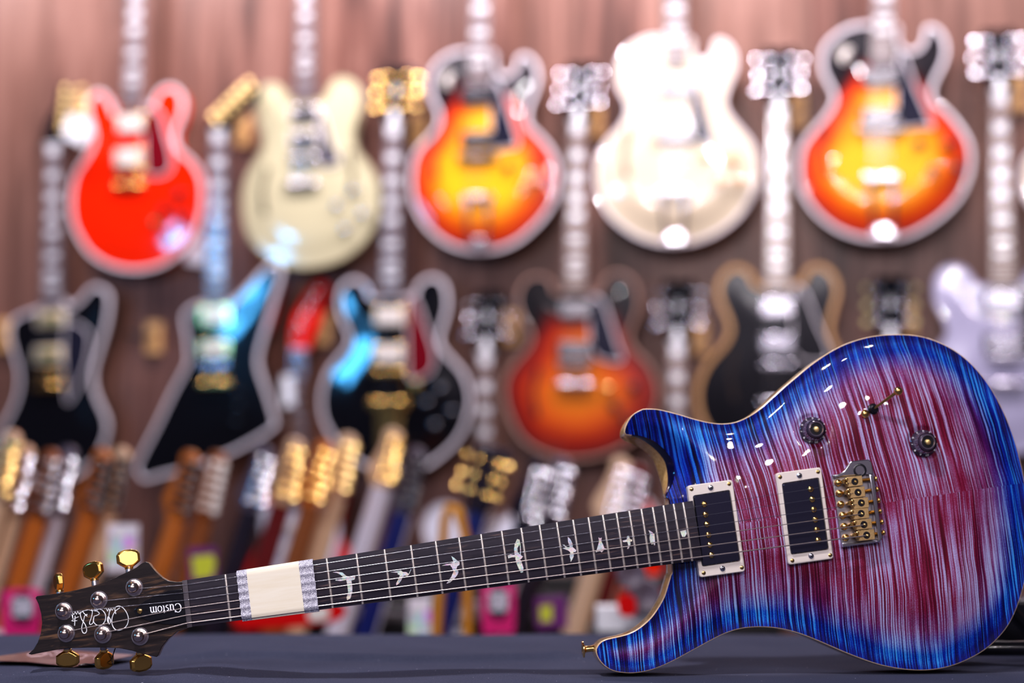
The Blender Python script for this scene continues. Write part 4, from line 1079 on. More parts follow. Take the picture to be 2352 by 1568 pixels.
# lower row
wall_guitar('black offset bodied guitar with white edge, gold pickups and a white tag, far left', LO,
    zs([(270, 400), (180, 430), (90, 470), (55, 520), (50, 600), (75, 700), (105, 800), (110, 900), (90, 1000), (40, 1110), (-10, 1200), (-20, 1300), (20, 1400), (120, 1480), (300, 1520), (480, 1500), (600, 1400), (660, 1300), (690, 1200), (680, 1110), (630, 1000), (600, 900), (605, 800), (640, 680), (680, 540), (700, 420), (700, 330), (660, 280), (610, 265), (560, 290), (520, 340), (470, 385), (430, 390), (400, 350)], 0, 560, 2.8),
    'gloss black', 'gloss black', 'binding white', 8.5, (125, 335), (121, 712), (115, 862), nut=(125, 333), arch=5., pickups=[(120, 733, 70, 34), (115, 815, 70, 38)], pk_mat='gold_satin', pk_ring='cream', board='greyboard', inl_w=.72, bridge_mat='gold', tail=((115, 888), 'bar'), tail_mat='gold', guard=[(150, 745), (205, 760), (205, 820), (185, 880), (160, 925), (150, 900)], guard_mat='dark guard',
    headpoly=[(100, 333), (100, 285), (122, 235), (127, 190), (150, 190), (150, 333)], headtun=[((138, y), (174, y - 3)) for y in (200, 219, 238, 257, 276, 295)], tun=('gold_satin', 'gold_satin'))
wall_guitar('black angular wedge shaped guitar with white edge and pointed wing', LO,
    zs([(1310, 375), (1240, 390), (1190, 430), (1170, 480), (1190, 600), (1200, 720), (1190, 780), (1100, 950), (1000, 1160), (880, 1400), (880, 1470), (930, 1520), (1050, 1490), (1250, 1440), (1500, 1340), (1700, 1230), (1770, 1170), (1770, 1120), (1720, 950), (1670, 800), (1670, 700), (1720, 520), (1770, 350), (1810, 200), (1800, 140), (1750, 115), (1690, 160), (1600, 260), (1510, 350), (1490, 370)], 0, 560, 2.8),
    'gloss black', 'gloss black', 'binding white', 8.5, (504, 305), (500, 700), (497, 838), nut=(505, 303), face=150., arch=2., pickups=[(497, 725, 70, 40), (495, 800, 70, 34)], pk_mat='cream', pk_ring='gold', board='greyboard', inl_w=.72, bridge_mat='nickel', tail=((495, 880), 'bar'), tail_mat='gold', knobs_=[(545, 900), (550, 935), (545, 970)],
    headpoly=[(480, 305), (475, 285), (500, 258), (540, 215), (568, 186), (592, 190), (592, 212), (562, 255), (535, 290), (528, 305)], headtun=[((498 + 15 * k, 280 - 16 * k), (484 + 15 * k, 262 - 16 * k)) for k in range(6)], tun=('gold_satin', 'gold_satin'))
wall_guitar('black double cutaway semi-hollow guitar with white edge and gold vibrato tailpiece', LO,
    zs([(480, 330), (450, 270), (400, 225), (350, 213), (300, 240), (265, 290), (255, 370), (275, 460), (310, 540), (325, 600), (300, 660), (240, 730), (190, 800), (155, 900), (145, 1000), (160, 1100), (210, 1200), (270, 1280), (380, 1370), (520, 1430), (650, 1440), (800, 1410), (920, 1330), (1010, 1240), (1070, 1130), (1100, 1010), (1090, 900), (1050, 800), (980, 720), (920, 650), (905, 590), (930, 500), (955, 400), (950, 300), (920, 230), (860, 200), (800, 215), (750, 260), (720, 320)], 680, 560, 2.735),
    'gloss black', 'gloss black', 'binding white', 8.5, (905, 290), (898, 690), (894, 855), nut=(905, 288), pickups=[(896, 727, 74, 42), (894, 812, 74, 42)], pk_mat='cream', pk_ring='gold', board='greyboard', inl_w=.74, bridge_mat='gold', bridge_w=90, tail=((895, 928), 'vibrola'), tail_mat='gold',
    guard=[(936, 690), (955, 682), (972, 720), (985, 760), (1000, 810), (995, 850), (965, 872), (940, 868), (936, 820)], guard_mat='dark red guard', knobs_=[(1013, 892, 'dkchrome'), (982, 924, 'dkchrome'), (1040, 944, 'dkchrome'), (1000, 976, 'dkchrome'), (958, 884, 'gold')], tun='gold')
wall_guitar('amber sunburst double cutaway semi-hollow guitar in the lower row', LO,
    zs([(1640, 300), (1610, 240), (1560, 200), (1500, 195), (1440, 220), (1400, 280), (1385, 360), (1410, 450), (1460, 540), (1470, 600), (1440, 660), (1370, 740), (1320, 820), (1300, 900), (1305, 980), (1330, 1070), (1380, 1180), (1450, 1260), (1560, 1320), (1700, 1355), (1850, 1350), (1990, 1310), (2120, 1240), (2220, 1140), (2270, 1030), (2285, 940), (2260, 830), (2210, 740), (2140, 670), (2100, 600), (2110, 530), (2145, 430), (2155, 330), (2130, 240), (2080, 190), (2020, 170), (1960, 190), (1920, 240), (1890, 300)], 680, 560, 2.735),
    'sunburst amber', 'rosewood', 'binding tan', 6., (1328, 285), (1322, 672), (1320, 840), nut=(1328, 283), arch=2.5, burst_shift=.9, waist=(1322, 775), pickups=[(1322, 712, 74, 36), (1322, 805, 74, 38)], pk_mat='dkchrome', pk_ring='black', bridge_mat='dkchrome', tail=((1320, 884), 'bar'), neckside='neckwood',
    guard=[(1356, 690), (1385, 688), (1402, 730), (1420, 790), (1432, 825), (1405, 832), (1360, 805)], knobs_=[(1398, 892, 'gold'), (1455, 890), (1412, 935), (1440, 965)], fholes=[(1235, 900, 1)])
G12O = zs([(770, 240), (730, 180), (680, 140), (620, 130), (560, 160), (520, 220), (510, 300), (540, 390), (570, 460), (580, 520), (550, 590), (480, 670), (430, 740), (395, 830), (385, 930), (410, 1050), (480, 1150), (600, 1250), (800, 1330), (1000, 1310), (1200, 1220), (1330, 1100), (1390, 980), (1390, 850), (1340, 740), (1260, 650), (1210, 560), (1200, 500), (1220, 400), (1245, 310), (1240, 230), (1200, 160), (1140, 125), (1080, 130), (1030, 170), (1000, 225)], 1450, 560, 2.608)
wall_guitar('black double cutaway semi-hollow guitar with natural tan edge, above the blue guitar', LO, G12O,
    'gloss black', 'neckwood', 'binding amber', 11., (1788, 255), (1786, 672), (1786, 838), nut=(1788, 252), arch=1.2, pickups=[(1786, 706, 74, 40), (1786, 788, 74, 40)], pk_ring='black', tail=((1786, 925), 'bar'), neckside='neckwood',
    guard=[(1824, 668), (1846, 664), (1864, 700), (1880, 745), (1904, 800), (1895, 830), (1824, 812)], guard_mat='gloss black', knobs_=[(1870, 880), (1850, 920)], fholes=[(1690, 860, 1)])
wall_guitar('silver white double cutaway semi-hollow guitar at the right edge', LO,
    zs([(2110, 240), (2060, 220), (2010, 150), (1950, 125), (1880, 135), (1830, 180), (1810, 250), (1820, 350), (1870, 450), (1890, 510), (1870, 570), (1800, 650), (1740, 750), (1720, 850), (1740, 1000), (1850, 1150), (2050, 1250), (2300, 1260), (2500, 1180), (2620, 1050), (2660, 900), (2620, 750), (2540, 640), (2500, 540), (2530, 440), (2570, 340), (2570, 220), (2500, 140), (2420, 130), (2360, 180), (2320, 240)], 1450, 560, 2.608),
    'silver white', 'silver white', 'silver white', 8., (2296, 215), (2303, 660), (2306, 820), nut=(2296, 213), pickups=[(2304, 690, 76, 38), (2306, 788, 76, 38)], pk_ring='black', tail=((2308, 882), 'bar'), guard=[(2345, 660), (2370, 660), (2400, 760), (2410, 820), (2345, 800)])
# the lowest row
def sh(dx, dy): return [(x + dx, y + dy) for x, y in G12O]
wall_guitar('white guitar hanging lowest, natural neck beside the amber sunburst guitar', TH, sh(-675, 545),
    'arctic white', 'arctic white', 'binding white', 8., (1116, 830), (1112, 1225), (1111, 1390), nut=(1116, 812), face=58., pickups=[(1111, 1260, 74, 38)], tail=((1111, 1440), 'bar'), neckside='neckwood', tun='nickel')
wall_guitar('guitar hanging lowest with a bright nut, left of the black guitar with tan edge', TH, sh(-232, 525),
    'cherry red', 'cherry red', 'binding white', 8., (1556, 800), (1556, 1200), (1556, 1370), nut=(1556, 790), face=58., tail=((1556, 1420), 'bar'), neckside='neckwood')
wall_guitar('guitar hanging lowest, dark headstock with six yellow tuner buttons', TH, sh(260, 510),
    'sunburst amber', 'neckwood', 'binding white', 8., (2046, 800), (2046, 1185), (2046, 1350), nut=(2046, 785), face=58., tail=((2046, 1400), 'bar'), tun=('nickel', 'button_cream'), neckside='neckwood')
STR = [(30, 0), (40, -15), (60, -5), (85, 45), (100, 60), (115, 45), (112, 0), (100, -50), (105, -90), (140, -140), (160, -200), (150, -270), (100, -330), (0, -350), (-100, -335), (-155, -280), (-160, -210), (-135, -140), (-105, -90), (-105, -40), (-125, 20), (-130, 70), (-115, 95), (-90, 85), (-60, 30), (-35, -10), (-30, 0)]
wall_guitar('red guitar with white pickguard and slanted red headstock, hanging lowest', TH, [(690 + x * .85, 1165 - y * .85) for x, y in STR],
    'red paint', 'red paint', 'red paint', 6., (688, 820), (684, 1170), (682, 1345), nut=(690, 803), face=58., arch=2., pickups=[(684, 1210, 70, 18), (683, 1260, 70, 18), (682, 1310, 70, 18)], pk_mat='cream', tail=None, board='rosewood', inlays=(), inl_w=.3, head_mat='red paint',
    guard=[(650, 1165), (715, 1165), (770, 1180), (780, 1230), (765, 1300), (740, 1380), (700, 1400), (640, 1350), (610, 1280), (600, 1200), (590, 1150), (620, 1160)], guard_mat='arctic white',
    headpoly=[(668, 803), (664, 765), (672, 715), (690, 680), (712, 648), (735, 640), (748, 655), (740, 700), (728, 745), (716, 780), (712, 803)], headtun=[((680 + 8 * k, 765 - 20 * k), (664 + 8 * k, 757 - 20 * k)) for k in range(6)], knobs_=[(745, 1330, 'cream'), (755, 1375, 'cream')])

# hangers and tags
def hanger(px, py, label, nutpx=None, face=95.):
    c_ = WB(px, py, 20)
    r = empty('guitar_hanger', wallM(c_.x, c_.y, 0)); tag(r, label, 'hanger', 'wooden wall hangers')
    box('block', (0, 0, 10.5), (42, 86, 20), 'hangwood', r, 3.)
    if nutpx is None: dx, dy, zf = 0, 0, 60.
    else: p = WB(*nutpx, face) - c_; dx, dy, zf = p.x, p.y - 12, face - 34
    for nm, s_ in (('yoke', -1), ('prong', 1)):
        tube(nm, [(0, 0, 20), (dx * .5, dy * .5, zf * .6), (dx, dy, zf), (dx + s_ * 20, dy, zf + 2), (dx + s_ * 32, dy + 1, zf + 14), (dx + s_ * 33, dy + 3, zf + 44)], 4., 'black_matt', r, 8)
for px, py, lb, *nt in ((192, 262, 'wooden hanger behind the headstock of the black offset guitar', (125, 333), 95.), (556, 300, 'wooden hanger behind the slanted gold tuner headstock', (505, 303), 150.), (958, 300, 'wooden hanger beside the headstock of the black guitar with gold vibrato', (905, 288), 95.), (1366, 275, 'wooden hanger beside the headstock of the amber sunburst guitar', (1328, 283), 95.), (1832, 255, 'wooden hanger beside the headstock of the black guitar with tan edge', (1788, 252), 95.), (2336, 215, 'wooden hanger at the right edge beside a bright headstock', (2296, 213), 95.),
                    (742, 755, 'wooden hanger beside the slanted red headstock', (690, 803), 58.), (1172, 752, 'wooden hanger beside the headstock of the lowest white guitar', (1116, 812), 58.), (1606, 775, 'wooden hanger left of the black guitar with tan edge, low on the wall', (1556, 790), 58.), (350, 775, 'empty wooden hanger left of the black wedge shaped guitar'), (2, 770, 'wooden hanger cut off by the left edge'), (2084, 730, 'wooden hanger behind the yellow tuner buttons', (2046, 785), 58.)):
    hanger(px, py, lb, *nt)
def flat_tag(name, pts, n, material, label, cat='tag', group=None):
    c_ = WB(*pts[0], n); P = [tuple(WB(*p, n) - c_) for p in pts]
    if area2(P) < 0: P = P[::-1]
    r = prism(name, P, -.6, .6, material); r.matrix_world = wallM(c_.x, c_.y, n); return tag(r, label, cat, group)
flat_tag('price_tag', [(160, 262), (215, 280), (212, 305), (190, 335), (146, 315), (148, 290)], 150, 'white', 'bright white price tag hanging beside the gold tuners at far left', 'tag', 'price tags')
flat_tag('price_tag', [(428, 528), (474, 532), (470, 610), (425, 604)], 60, 'binding white', 'pale price tag half hidden behind the bright red guitar', 'tag', 'price tags')
flat_tag('price_tag', [(648, 862), (674, 860), (676, 930), (650, 934)], 125, 'white', 'white price tag hanging on the neck of the red guitar', 'tag', 'price tags')

# ------------------------------------------------------------------ guitars on the floor rack, seen from behind
gloss('roasted maple', (.55, .17, .03), .3); gloss('pale maple', (.74, .50, .33), .3); gloss('brown neck', (.30, .10, .03), .3); gloss('night blue', (.012, .022, .16), .25); gloss('dark neck', (.02, .016, .03), .25); gloss('oxblood', (.17, .014, .014), .3); gloss('white neck', (.74, .68, .76), .3); gloss('grey head', (.10, .09, .13), .3)
INL = [(-21, 0), (21, 0), (27, 12), (30, 40), (24, 100), (18, 150), (21, 166), (14, 186), (-2, 195), (-20, 188), (-27, 170), (-22, 150), (-26, 110), (-36, 70), (-40, 45), (-34, 28), (-24, 18)]
def rack_guitar(label, nut, bottom, D, neck, headm, tun, twist=-25, edge=None, kind='inline', bodym='gloss black', hl=.67, lean=.0):
    Pn = W(*nut, D); Pb = W(*bottom, D + lean); y = (Pn - Pb).normalized(); z = Vector((0, -1, 0)); z = (z - y * z.dot(y)).normalized(); x = y.cross(z)
    Rm = Matrix((x, y, z)).transposed() @ Matrix.Rotation(math.radians(twist), 3, 'Y')
    r = empty('rack_guitar', Matrix.Translation(Pn) @ Rm.to_4x4()); tag(r, label, 'guitar', 'guitars standing on the floor rack behind the table')
    Ln = 470
    rings = [[((21 + 6 * t) * math.cos(a), -Ln * t, 20 * math.sin(a)) for a in np.linspace(0, math.pi, 15)] for t in np.linspace(0, 1, 3)]
    loft('neck', rings, neck, r, True, True, 60)
    prism('fretboard', [(-21.5, 0), (21.5, 0), (28.5, -Ln), (-28.5, -Ln)], -6, .2, edge or neck, r, bev=.5)
    if kind == 'inline':
        H = [(a, b * hl) for a, b in INL]; tn = [((6 - k * .8, (30 + 25.5 * k) * hl), (43 - 2.2 * k, (32 + 25.5 * k) * hl)) for k in range(6)]
    else:
        H = [(a, b * .82) for a, b in GIB][::-1]; tn = [((s_ * 24, yy), (s_ * 56, yy)) for s_ in (-1, 1) for yy in (40, 72, 104)]
    prism('headstock', H, 3, 17, headm, r, bev=2.)
    for a, b in tn:
        t_ = lathe('tuner', [(6.5, -6), (6.8, 3), (6, 4.2), (4., 4.8), (2, 5.1), (0, 5.2)], (a[0], a[1], 21), (.55 + random.uniform(-.25, .25), random.uniform(.10, .35), .9), tun, r, 16)
        tube('shaft', [(a[0], a[1], 21), (b[0], b[1], 21)], 2.8, tun, t_, 8)
        lathe('button', [(3, -4), (7, -3), (8.4, 0), (7.6, 1.6), (5.2, 2.2), (2.6, 2.55), (0, 2.65)], (b[0], b[1], 21), (.70 + random.uniform(-.28, .28), random.uniform(.10, .42), .79), tun, t_, 14)
    B = resample(smooth_closed([(px_, -Ln + 20 + py_ * .92) for px_, py_ in STR], 3), 14.)
    prism('body', B, -21, 11, bodym, r, bev=4.)
    return r
RGS = []
def rg(*a, **k): RGS.append((a, k))
rg('pale maple headstock at the far left edge with gold tuners, on the rack', (-2, 1150), (-60, 1400), 3.0, 'pale maple', 'pale maple', 'gold', twist=-46)
rg('brown guitar neck on the rack behind the pale chrome tuner headstock', (88, 1190), (8, 1440), 3.12, 'roasted maple', 'brown neck', 'dkchrome', twist=-53)
rg('pale maple headstock with bright chrome tuners near the left edge', (28, 1180), (-30, 1420), 2.9, 'pale maple', 'pale maple', 'nickel', twist=-50)
rg('dark grey headstock with silver tuners standing behind the first roasted headstock', (128, 1180), (70, 1420), 3.15, 'white neck', 'grey head', 'nickel', bodym='arctic white', twist=-45)
rg('pale maple neck with black tuners, right behind the first roasted maple headstock', (250, 1180), (180, 1390), 3.1, 'pale maple', 'pale maple', 'black', twist=-54)
rg('roasted orange maple headstock with black tuners, left one of the two orange ones', (205, 1185), (135, 1420), 2.92, 'roasted maple', 'roasted maple', 'black', twist=-48)
rg('brown headstock with cream tuner buttons behind the second roasted headstock', (470, 1190), (410, 1420), 3.12, 'brown neck', 'brown neck', 'cream', twist=-52)
rg('roasted orange maple headstock with black tuners, right one of the two orange ones', (408, 1190), (335, 1420), 2.92, 'roasted maple', 'roasted maple', 'black', twist=-46)
rg('near black neck and headstock with pearly tuners left of the pale maple headstock', (578, 1175), (505, 1440), 3.0, 'dark neck', 'grey head', 'nickel', twist=-53)
rg('pale maple headstock with gold tuners above a reddish brown neck', (648, 1160), (560, 1440), 2.95, 'oxblood', 'pale maple', 'gold', bodym='red paint', hl=0.68, twist=-50)
rg('orange brown headstock with copper tuners between two pale maple headstocks', (715, 1165), (650, 1420), 3.1, 'brown neck', 'roasted maple', 'gold', hl=0.68, twist=-45)
rg('pale maple headstock with gold tuners standing in front of the black and gold guitar', (772, 1140), (675, 1430), 2.98, 'pale maple', 'pale maple', 'gold_satin', hl=0.65, twist=-54)
rg('white painted guitar neck with pale headstock and gold tuners', (878, 1120), (800, 1380), 2.95, 'white neck', 'pale maple', 'gold', hl=0.61, twist=-48)
rg('night blue guitar neck with white edge and black tuners', (925, 1180), (835, 1455), 2.9, 'night blue', 'grey head', 'black', edge='arctic white', bodym='night blue', hl=0.70, twist=-52)
rg('dark headstock with glowing gold tuners right of the blue neck', (1100, 1180), (1010, 1460), 3.0, 'night blue', 'dark neck', 'gold', kind='three', edge='arctic white', twist=-32)
rg('black headstock with chrome tuners and a white edged neck, near the blue body', (1205, 1210), (1110, 1455), 2.9, 'dark neck', 'dark neck', 'nickel', edge='arctic white', hl=0.70, twist=-53)
rg('black headstock with round silver tuners just behind the black chrome one', (1262, 1200), (1180, 1420), 3.15, 'dark neck', 'grey head', 'nickel', twist=-50)
rg('pale headstock with chrome tuners nearest the blue guitar horn', (1395, 1205), (1345, 1450), 2.98, 'pale maple', 'pale maple', 'nickel', kind='inline', hl=0.70, twist=48)
rg('oxblood red headstock with chrome tuners nearest the blue guitar body', (1432, 1220), (1345, 1500), 2.88, 'oxblood', 'oxblood', 'nickel', edge='pale maple', hl=0.70, twist=48)

def xat(a, y=1300.): (x0, y0), (x1, y1) = a[1], a[2]; return x0 + (x1 - x0) * (y - y0) / (y1 - y0)
RGS = [([a[0], a[1], (a[1][0] - .31 * 240, a[1][1] + 240), *a[3:]], k) for a, k in RGS]
RGS.sort(key=lambda t: xat(t[0])); pd, pxx = None, None
for a, k in RGS:
    xx = W(xat(a), 1300, 2.95).x / MM
    D_ = 2.86 if pd is None else max(2.86, pd + ((50 - .585 * (xx - pxx)) / .79) * MM)
    pd, pxx = D_, xx
    a = list(a); a[3] = D_; k['twist'] = -38; rack_guitar(*a, **k)

# rack
rk = empty('guitar_rack', Matrix.Translation((0, 3.1, FLZ))); tag(rk, 'black padded guitar rack standing behind the table', 'rack')
zbar = W(1176, 1342, 3.2).z; zlow = W(1176, 1440, 3.2).z
o_ = rk.location
for zz, rr_ in ((zbar, 16), (zlow, 11)):
    tube('padded_bar', [((-1.35) / MM, (3.27 - o_.y) / MM, (zz - FLZ) / MM), (.75 / MM, (3.27 - o_.y) / MM, (zz - FLZ) / MM)], rr_, 'black_matt', rk, 12)
for xx in (-1.33, -.3, .73):
    tube('post', [(xx / MM, .17 / MM, 0), (xx / MM, .17 / MM, (zbar - FLZ) / MM)], 14, 'black', rk, 12)
    tube('foot', [(xx / MM, 60, 14), (xx / MM, 300, 14)], 14, 'black', rk, 12)
# amplifiers; the row behind the rack is added as dark fill for shade
M['grille'] = grain('black grille cloth', (.012, .010, .012), (.03, .026, .03), .8, sx=900, sy=900, sz=900)
def amp(px0, px1, pyt, D, label):
    a, b = W(px0, pyt, D), W(px1, pyt, D); c_ = (a + b) / 2; w_ = (b.x - a.x) / MM; h_ = (c_.z - FLZ) / MM
    r = empty('filler_amplifier', Matrix.Translation((c_.x, D, FLZ))); tag(r, label, 'amplifier', 'added amplifiers behind the rack')
    box('cabinet', (0, 140, h_ / 2), (w_, 260, h_), 'black_matt', r, 8.)
    # front pieces are built upright: x/z drawn through a rotated child
    f = box('grille', (0, 0, 0), (w_ - 40, h_ - 120, 8), 'grille', r, 2.); f.matrix_local = Matrix.Translation((0, .008, (h_ / 2 - 50) * MM)) @ Matrix.Rotation(math.pi / 2, 4, 'X')
    p_ = box('control_panel', (0, 0, 0), (w_ - 40, 44, 8), 'steel', r, 2.); p_.matrix_local = Matrix.Translation((0, .008, (h_ - 44) * MM)) @ Matrix.Rotation(math.pi / 2, 4, 'X')
    for k in range(6):
        lathe('knob', [(9, -1), (9, 5), (7, 14), (0, 14)], (-w_ / 2 + 60 + k * (w_ - 120) / 5, 4, h_ - 44), (0, -1, 0), 'black', r, 12)
amp(1368, 1530, 1460, 2.47, 'small black practice amplifier under the white paper box')
for a in ((-120, 250, 1368, 3.40, 'black amplifier added as dark fill at the far left behind the rack'), (290, 620, 1372, 3.40, 'black amplifier added as dark fill behind the neck tape'), (700, 1010, 1378, 3.40, 'black amplifier added as dark fill behind the middle of the neck'), (1060, 1400, 1362, 3.40, 'black amplifier added as dark fill behind the pink packet'), (1430, 1800, 1380, 3.40, 'black amplifier added as dark fill behind the blue guitar body')):
    amp(*a)

# small goods hanging between the necks
def board_at(name, pts, D, material, label, cat, thick=6., smooth_=False, group=None):
    c_ = W(*pts[0], D); P = [W(*p, D) - c_ for p in pts]; P = [(p.x / MM, p.z / MM) for p in P]
    if smooth_: P = resample(smooth_closed(P, 6), 5.)
    if area2(P) < 0: P = P[::-1]
    r = prism(name, P, 0, thick, material); r.matrix_world = Matrix.Translation(c_) @ Matrix.Rotation(math.pi / 2, 4, 'X')
    def sub(nm, pts2, z0, z1, mt, sm=False):
        Q = [W(*p, D - thick * MM) - c_ for p in pts2]; Q = [(p.x / MM, p.z / MM) for p in Q]
        if sm: Q = resample(smooth_closed(Q, 6), 4.)
        if area2(Q) < 0: Q = Q[::-1]
        return prism(nm, Q, thick + z0, thick + z1, mt, r)
    return tag(r, label, cat, group), sub
M['magenta'] = mat('magenta packet', (.80, .015, .22), .4); M['magenta_dark'] = mat('dark magenta', (.38, .005, .10), .4)
M['purple'] = mat('purple card', (.16, .015, .17), .5); M['lime'] = grain('lime print', (.52, .58, .02), (.75, .75, .06), .5, sx=300, sy=300, sz=300)
M['label'] = grain('grey printed label', (.25, .22, .28), (.85, .82, .9), .5, sx=220, sy=320, sz=50, lo=.42, hi=.58)
M['colour_print'] = mat('colour print', (.5, .5, .5), .5); g = NG(M['colour_print'])
vo = g.new('ShaderNodeTexVoronoi'); vo.inputs['Scale'].default_value = 55.; g.link(g.coord(), vo.inputs['Vector'])
g.base(g.mix(.45, vo.outputs['Color'], (.8, .72, .85)))
def packet(cx, cy, w_, h_, D, label):
    o, sub = board_at('string_packet', [(cx - w_ * .42, cy - h_ * .5), (cx + w_ * .42, cy - h_ * .5), (cx + w_ * .5, cy - h_ * .3), (cx + w_ * .48, cy + h_ * .42), (cx + w_ * .3, cy + h_ * .5), (cx - w_ * .3, cy + h_ * .5), (cx - w_ * .48, cy + h_ * .42), (cx - w_ * .5, cy - h_ * .3)], D, 'magenta', label, 'packet', 12., True, 'magenta packets')
    el = [(cx + w_ * .34 * math.cos(t), cy - h_ * .1 + h_ * .34 * math.sin(t)) for t in np.linspace(0, 2 * math.pi, 14)[:-1]]
    sub('dark_window', el, 0, 1., 'dark guard', True)
    sub('label', [(cx - w_ * .3, cy - h_ * .34), (cx + w_ * .3, cy - h_ * .34), (cx + w_ * .27, cy + h_ * .06), (cx - w_ * .27, cy + h_ * .06)], 1., 1.8, 'label')
    for k, s_ in enumerate((.38, .46)):
        a_ = [(cx + w_ * s_ * math.cos(t), cy + h_ * (.0 + .08 * k) + h_ * .36 * math.sin(t)) for t in np.linspace(.3, math.pi - .3, 9)]
        b_ = [(cx + w_ * (s_ - .035) * math.cos(t), cy + h_ * (-.02 + .08 * k) + h_ * .36 * math.sin(t)) for t in np.linspace(.3, math.pi - .3, 9)]
        sub('ridge', a_ + b_[::-1], 0, 1.2, 'magenta_dark')
packet(1145, 1396, 76, 116, 2.72, 'bright pink packet with black window under the middle of the neck')
packet(52, 1408, 84, 108, 2.72, 'dark pink round packet left of the headstock')
board_at('paper_sheet', [(-20, 1445), (92, 1450), (92, 1475), (-20, 1478)], 2.74, 'binding white', 'pale sheet below the dark pink packet at the left', 'paper')
o, sub = board_at('accessory_card', [(432, 1258), (498, 1255), (500, 1345), (436, 1350)], 2.72, 'purple', 'purple card with lime green print behind the taped neck', 'card', 3., False, 'accessory cards')
sub('print', [(440, 1278), (490, 1272), (496, 1292), (488, 1325), (446, 1330)], 0, .6, 'lime')
o, sub = board_at('accessory_card', [(248, 1203), (320, 1203), (318, 1310), (245, 1312)], 2.72, 'binding white', 'white card with coloured print right of the left roasted neck', 'card', 3., False, 'accessory cards')
sub('print', [(252, 1225), (316, 1225), (315, 1290), (250, 1292)], 0, .6, 'colour_print')
o, sub = board_at('accessory_card', [(938, 1372), (990, 1370), (990, 1458), (936, 1462)], 2.72, 'binding white', 'white card with red and blue print below the middle of the neck', 'card', 3., False, 'accessory cards')
sub('print', [(938, 1402), (989, 1400), (989, 1450), (937, 1452)], 0, .6, 'colour_print')
o, sub = board_at('accessory_card', [(1228, 1372), (1300, 1366), (1304, 1440), (1232, 1446)], 2.72, 'purple', 'dark card with dim lime print right of the pink packet', 'card', 3., False, 'accessory cards')
sub('print', [(1240, 1392), (1268, 1388), (1268, 1426), (1242, 1428)], 0, .6, 'lime')
bx = W(1448, 1442, 2.9)
box_o = box('white_box', (0, 0, 0), (110, 50, 40), 'white', None, 2.); box_o.name = 'paper_box'; pz = W(1449, 1460, 2.47).z; q_ = W(1448, 1459, 2.55); box_o.location = (q_.x, 2.55, pz + .0215); tag(box_o, 'white paper box below the white edged necks, left of the blue guitar horn', 'box')
hp_ = empty('headphones', Matrix.Translation(W(1455, 1345, 2.52))); tag(hp_, 'grey headphones hanging behind the lower horn of the blue guitar', 'headphones')
M['greyrub'] = mat('grey leather', (.16, .13, .17), .4)
for k, (px, py, rr_) in enumerate(((1450, 1318, 24), (1482, 1368, 27))):
    p = (W(px, py, 2.50) - hp_.location) / MM
    c_ = lathe('ear_cup', [(rr_ * .5, 20), (rr_, 14), (rr_, 0), (rr_ * .86, -9), (rr_ * .45, -7), (rr_ * .2, -1), (0, -1)], p, (0, 1, 0), 'greyrub', hp_, 28)
p0 = (W(1450, 1318, 2.52) - hp_.location) / MM; p1 = (W(1482, 1368, 2.52) - hp_.location) / MM
tube('headband', [p0, p0 + Vector((22, 20, 30)), p0 + Vector((55, 25, 20)), p1 + Vector((34, 20, 22)), p1], 7, 'black_matt', hp_, 8)
o, sub = board_at('capo_box', [(1420, 1370), (1455, 1368), (1458, 1408), (1424, 1410)], 2.48, 'red paint', 'small bright red packet beside the grey headphones', 'packet', 10., True)
o, sub = board_at('red_case', [(560, 1395), (770, 1380), (772, 1424), (562, 1440)], 2.70, 'red paint', 'red gig bag panel behind the neck below the tape', 'bag', 20., True)
sub('badge', [(712, 1396), (752, 1392), (752, 1420), (712, 1424)], 0, 4, 'cream', True)
M['mustard'] = mat('mustard webbing', (.62, .27, .02), .5)
st = tube('strap', [(W(*p, 2.74)) / MM for p in ((960, 2060), (1000, 1500), (1018, 1240), (1022, 1190), (1032, 1165), (1048, 1168), (1060, 1200), (1070, 1240), (1075, 1500), (1080, 2060))], 9., 'mustard', None, 10)
tag(st, 'looped mustard strap hanging right of the blue neck', 'strap')

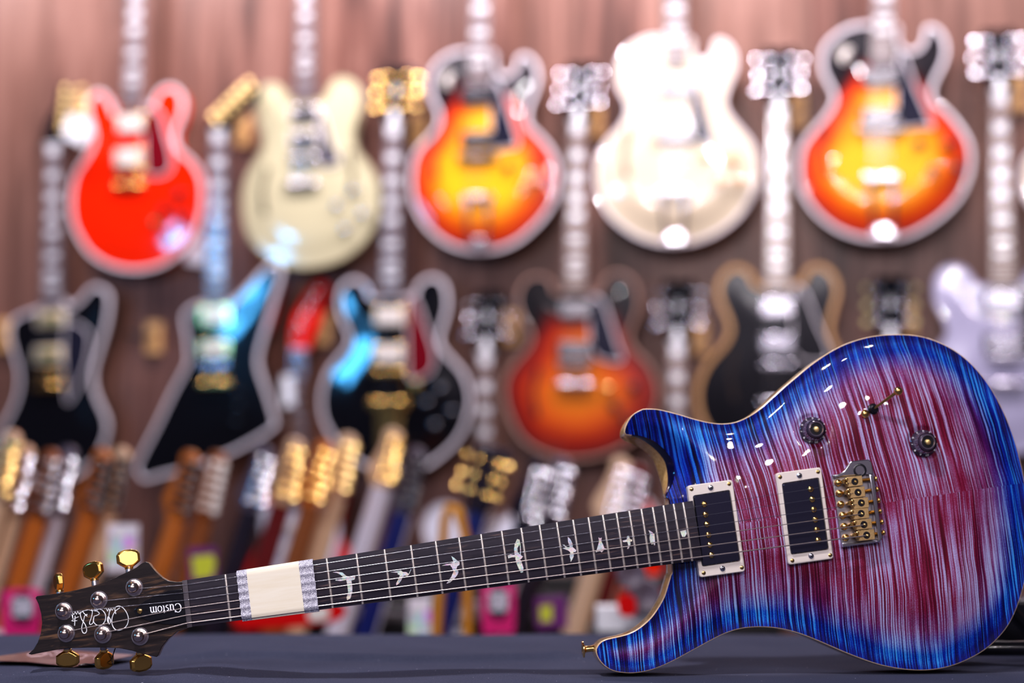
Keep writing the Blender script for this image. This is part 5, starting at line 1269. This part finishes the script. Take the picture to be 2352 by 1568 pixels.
# ------------------------------------------------------------------ light
def light(kind, name, loc, energy, col=(1, 1, 1), size=.1, target=None, size_y=None, spot=None):
    d = bpy.data.lights.new(name, kind); d.energy = energy; d.color = col
    if kind == 'AREA':
        d.size = size
        if size_y: d.shape = 'RECTANGLE'; d.size_y = size_y
    else: d.shadow_soft_size = size
    if spot: d.spot_size = math.radians(spot); d.spot_blend = .5
    o = bpy.data.objects.new(name, d); C.objects.link(o); o.location = loc
    if target is not None: o.rotation_euler = (Vector(target) - Vector(loc)).to_track_quat('-Z', 'Y').to_euler()
    return o
w = bpy.data.worlds.new('room light'); bpy.context.scene.world = w; w.use_nodes = True
w.node_tree.nodes['Background'].inputs[0].default_value = (.50, .46, .62, 1); w.node_tree.nodes['Background'].inputs[1].default_value = .10
# rows of small ceiling spots behind and above the camera
for i in range(9):
    light('POINT', 'ceiling_spot', (-1.9 + i * .36, -.9 - .03 * i, 1.72), 10., (1, .93, .97), .011)
for i in range(9):
    light('POINT', 'ceiling_spot', (-2.2 + i * .5, -2.3, 1.74), 19., (1, .93, .97), .013)
light('AREA', 'key panel', (-.35, .80, 1.75), 22., (1, .95, .98), .14, (.05, 1.5, 0), .10)
# track of wall washers above the display wall
for i in range(6):
    p = WO + WS * (-2.0 + .8 * i) + WN * .62; p.z = 2.0
    q = WO + WS * (-2.0 + .8 * i); q.z = .55
    light('AREA', 'wall_washer', p, (10, 13.5, 18.5, 19.5, 13.5, 10)[i], (1, .92, .98), .35, q, .2)
# a blue screen across the shop, mirrored in the black guitars
P_ = WO + WS * (WB(585, 700, 95).x * MM) + WU * (WB(585, 700, 95).y * MM) + WN * .095
D_ = (P_ - CAMLOC).normalized(); R_ = D_ - 2 * D_.dot(WN) * WN
light('AREA', 'blue screen', P_ + R_ * 3.6, 9., (.10, .50, 1.), .22, P_, .34)
sc = bpy.context.scene
sc.view_settings.view_transform = 'Standard'; sc.view_settings.look = 'Medium High Contrast'; sc.view_settings.exposure = 0; sc.view_settings.gamma = 1
sc.cycles.use_denoising = True
sc.cycles.max_bounces = 6; sc.cycles.diffuse_bounces = 2; sc.cycles.glossy_bounces = 3; sc.cycles.transmission_bounces = 4
sc.cycles.sample_clamp_indirect = 4.
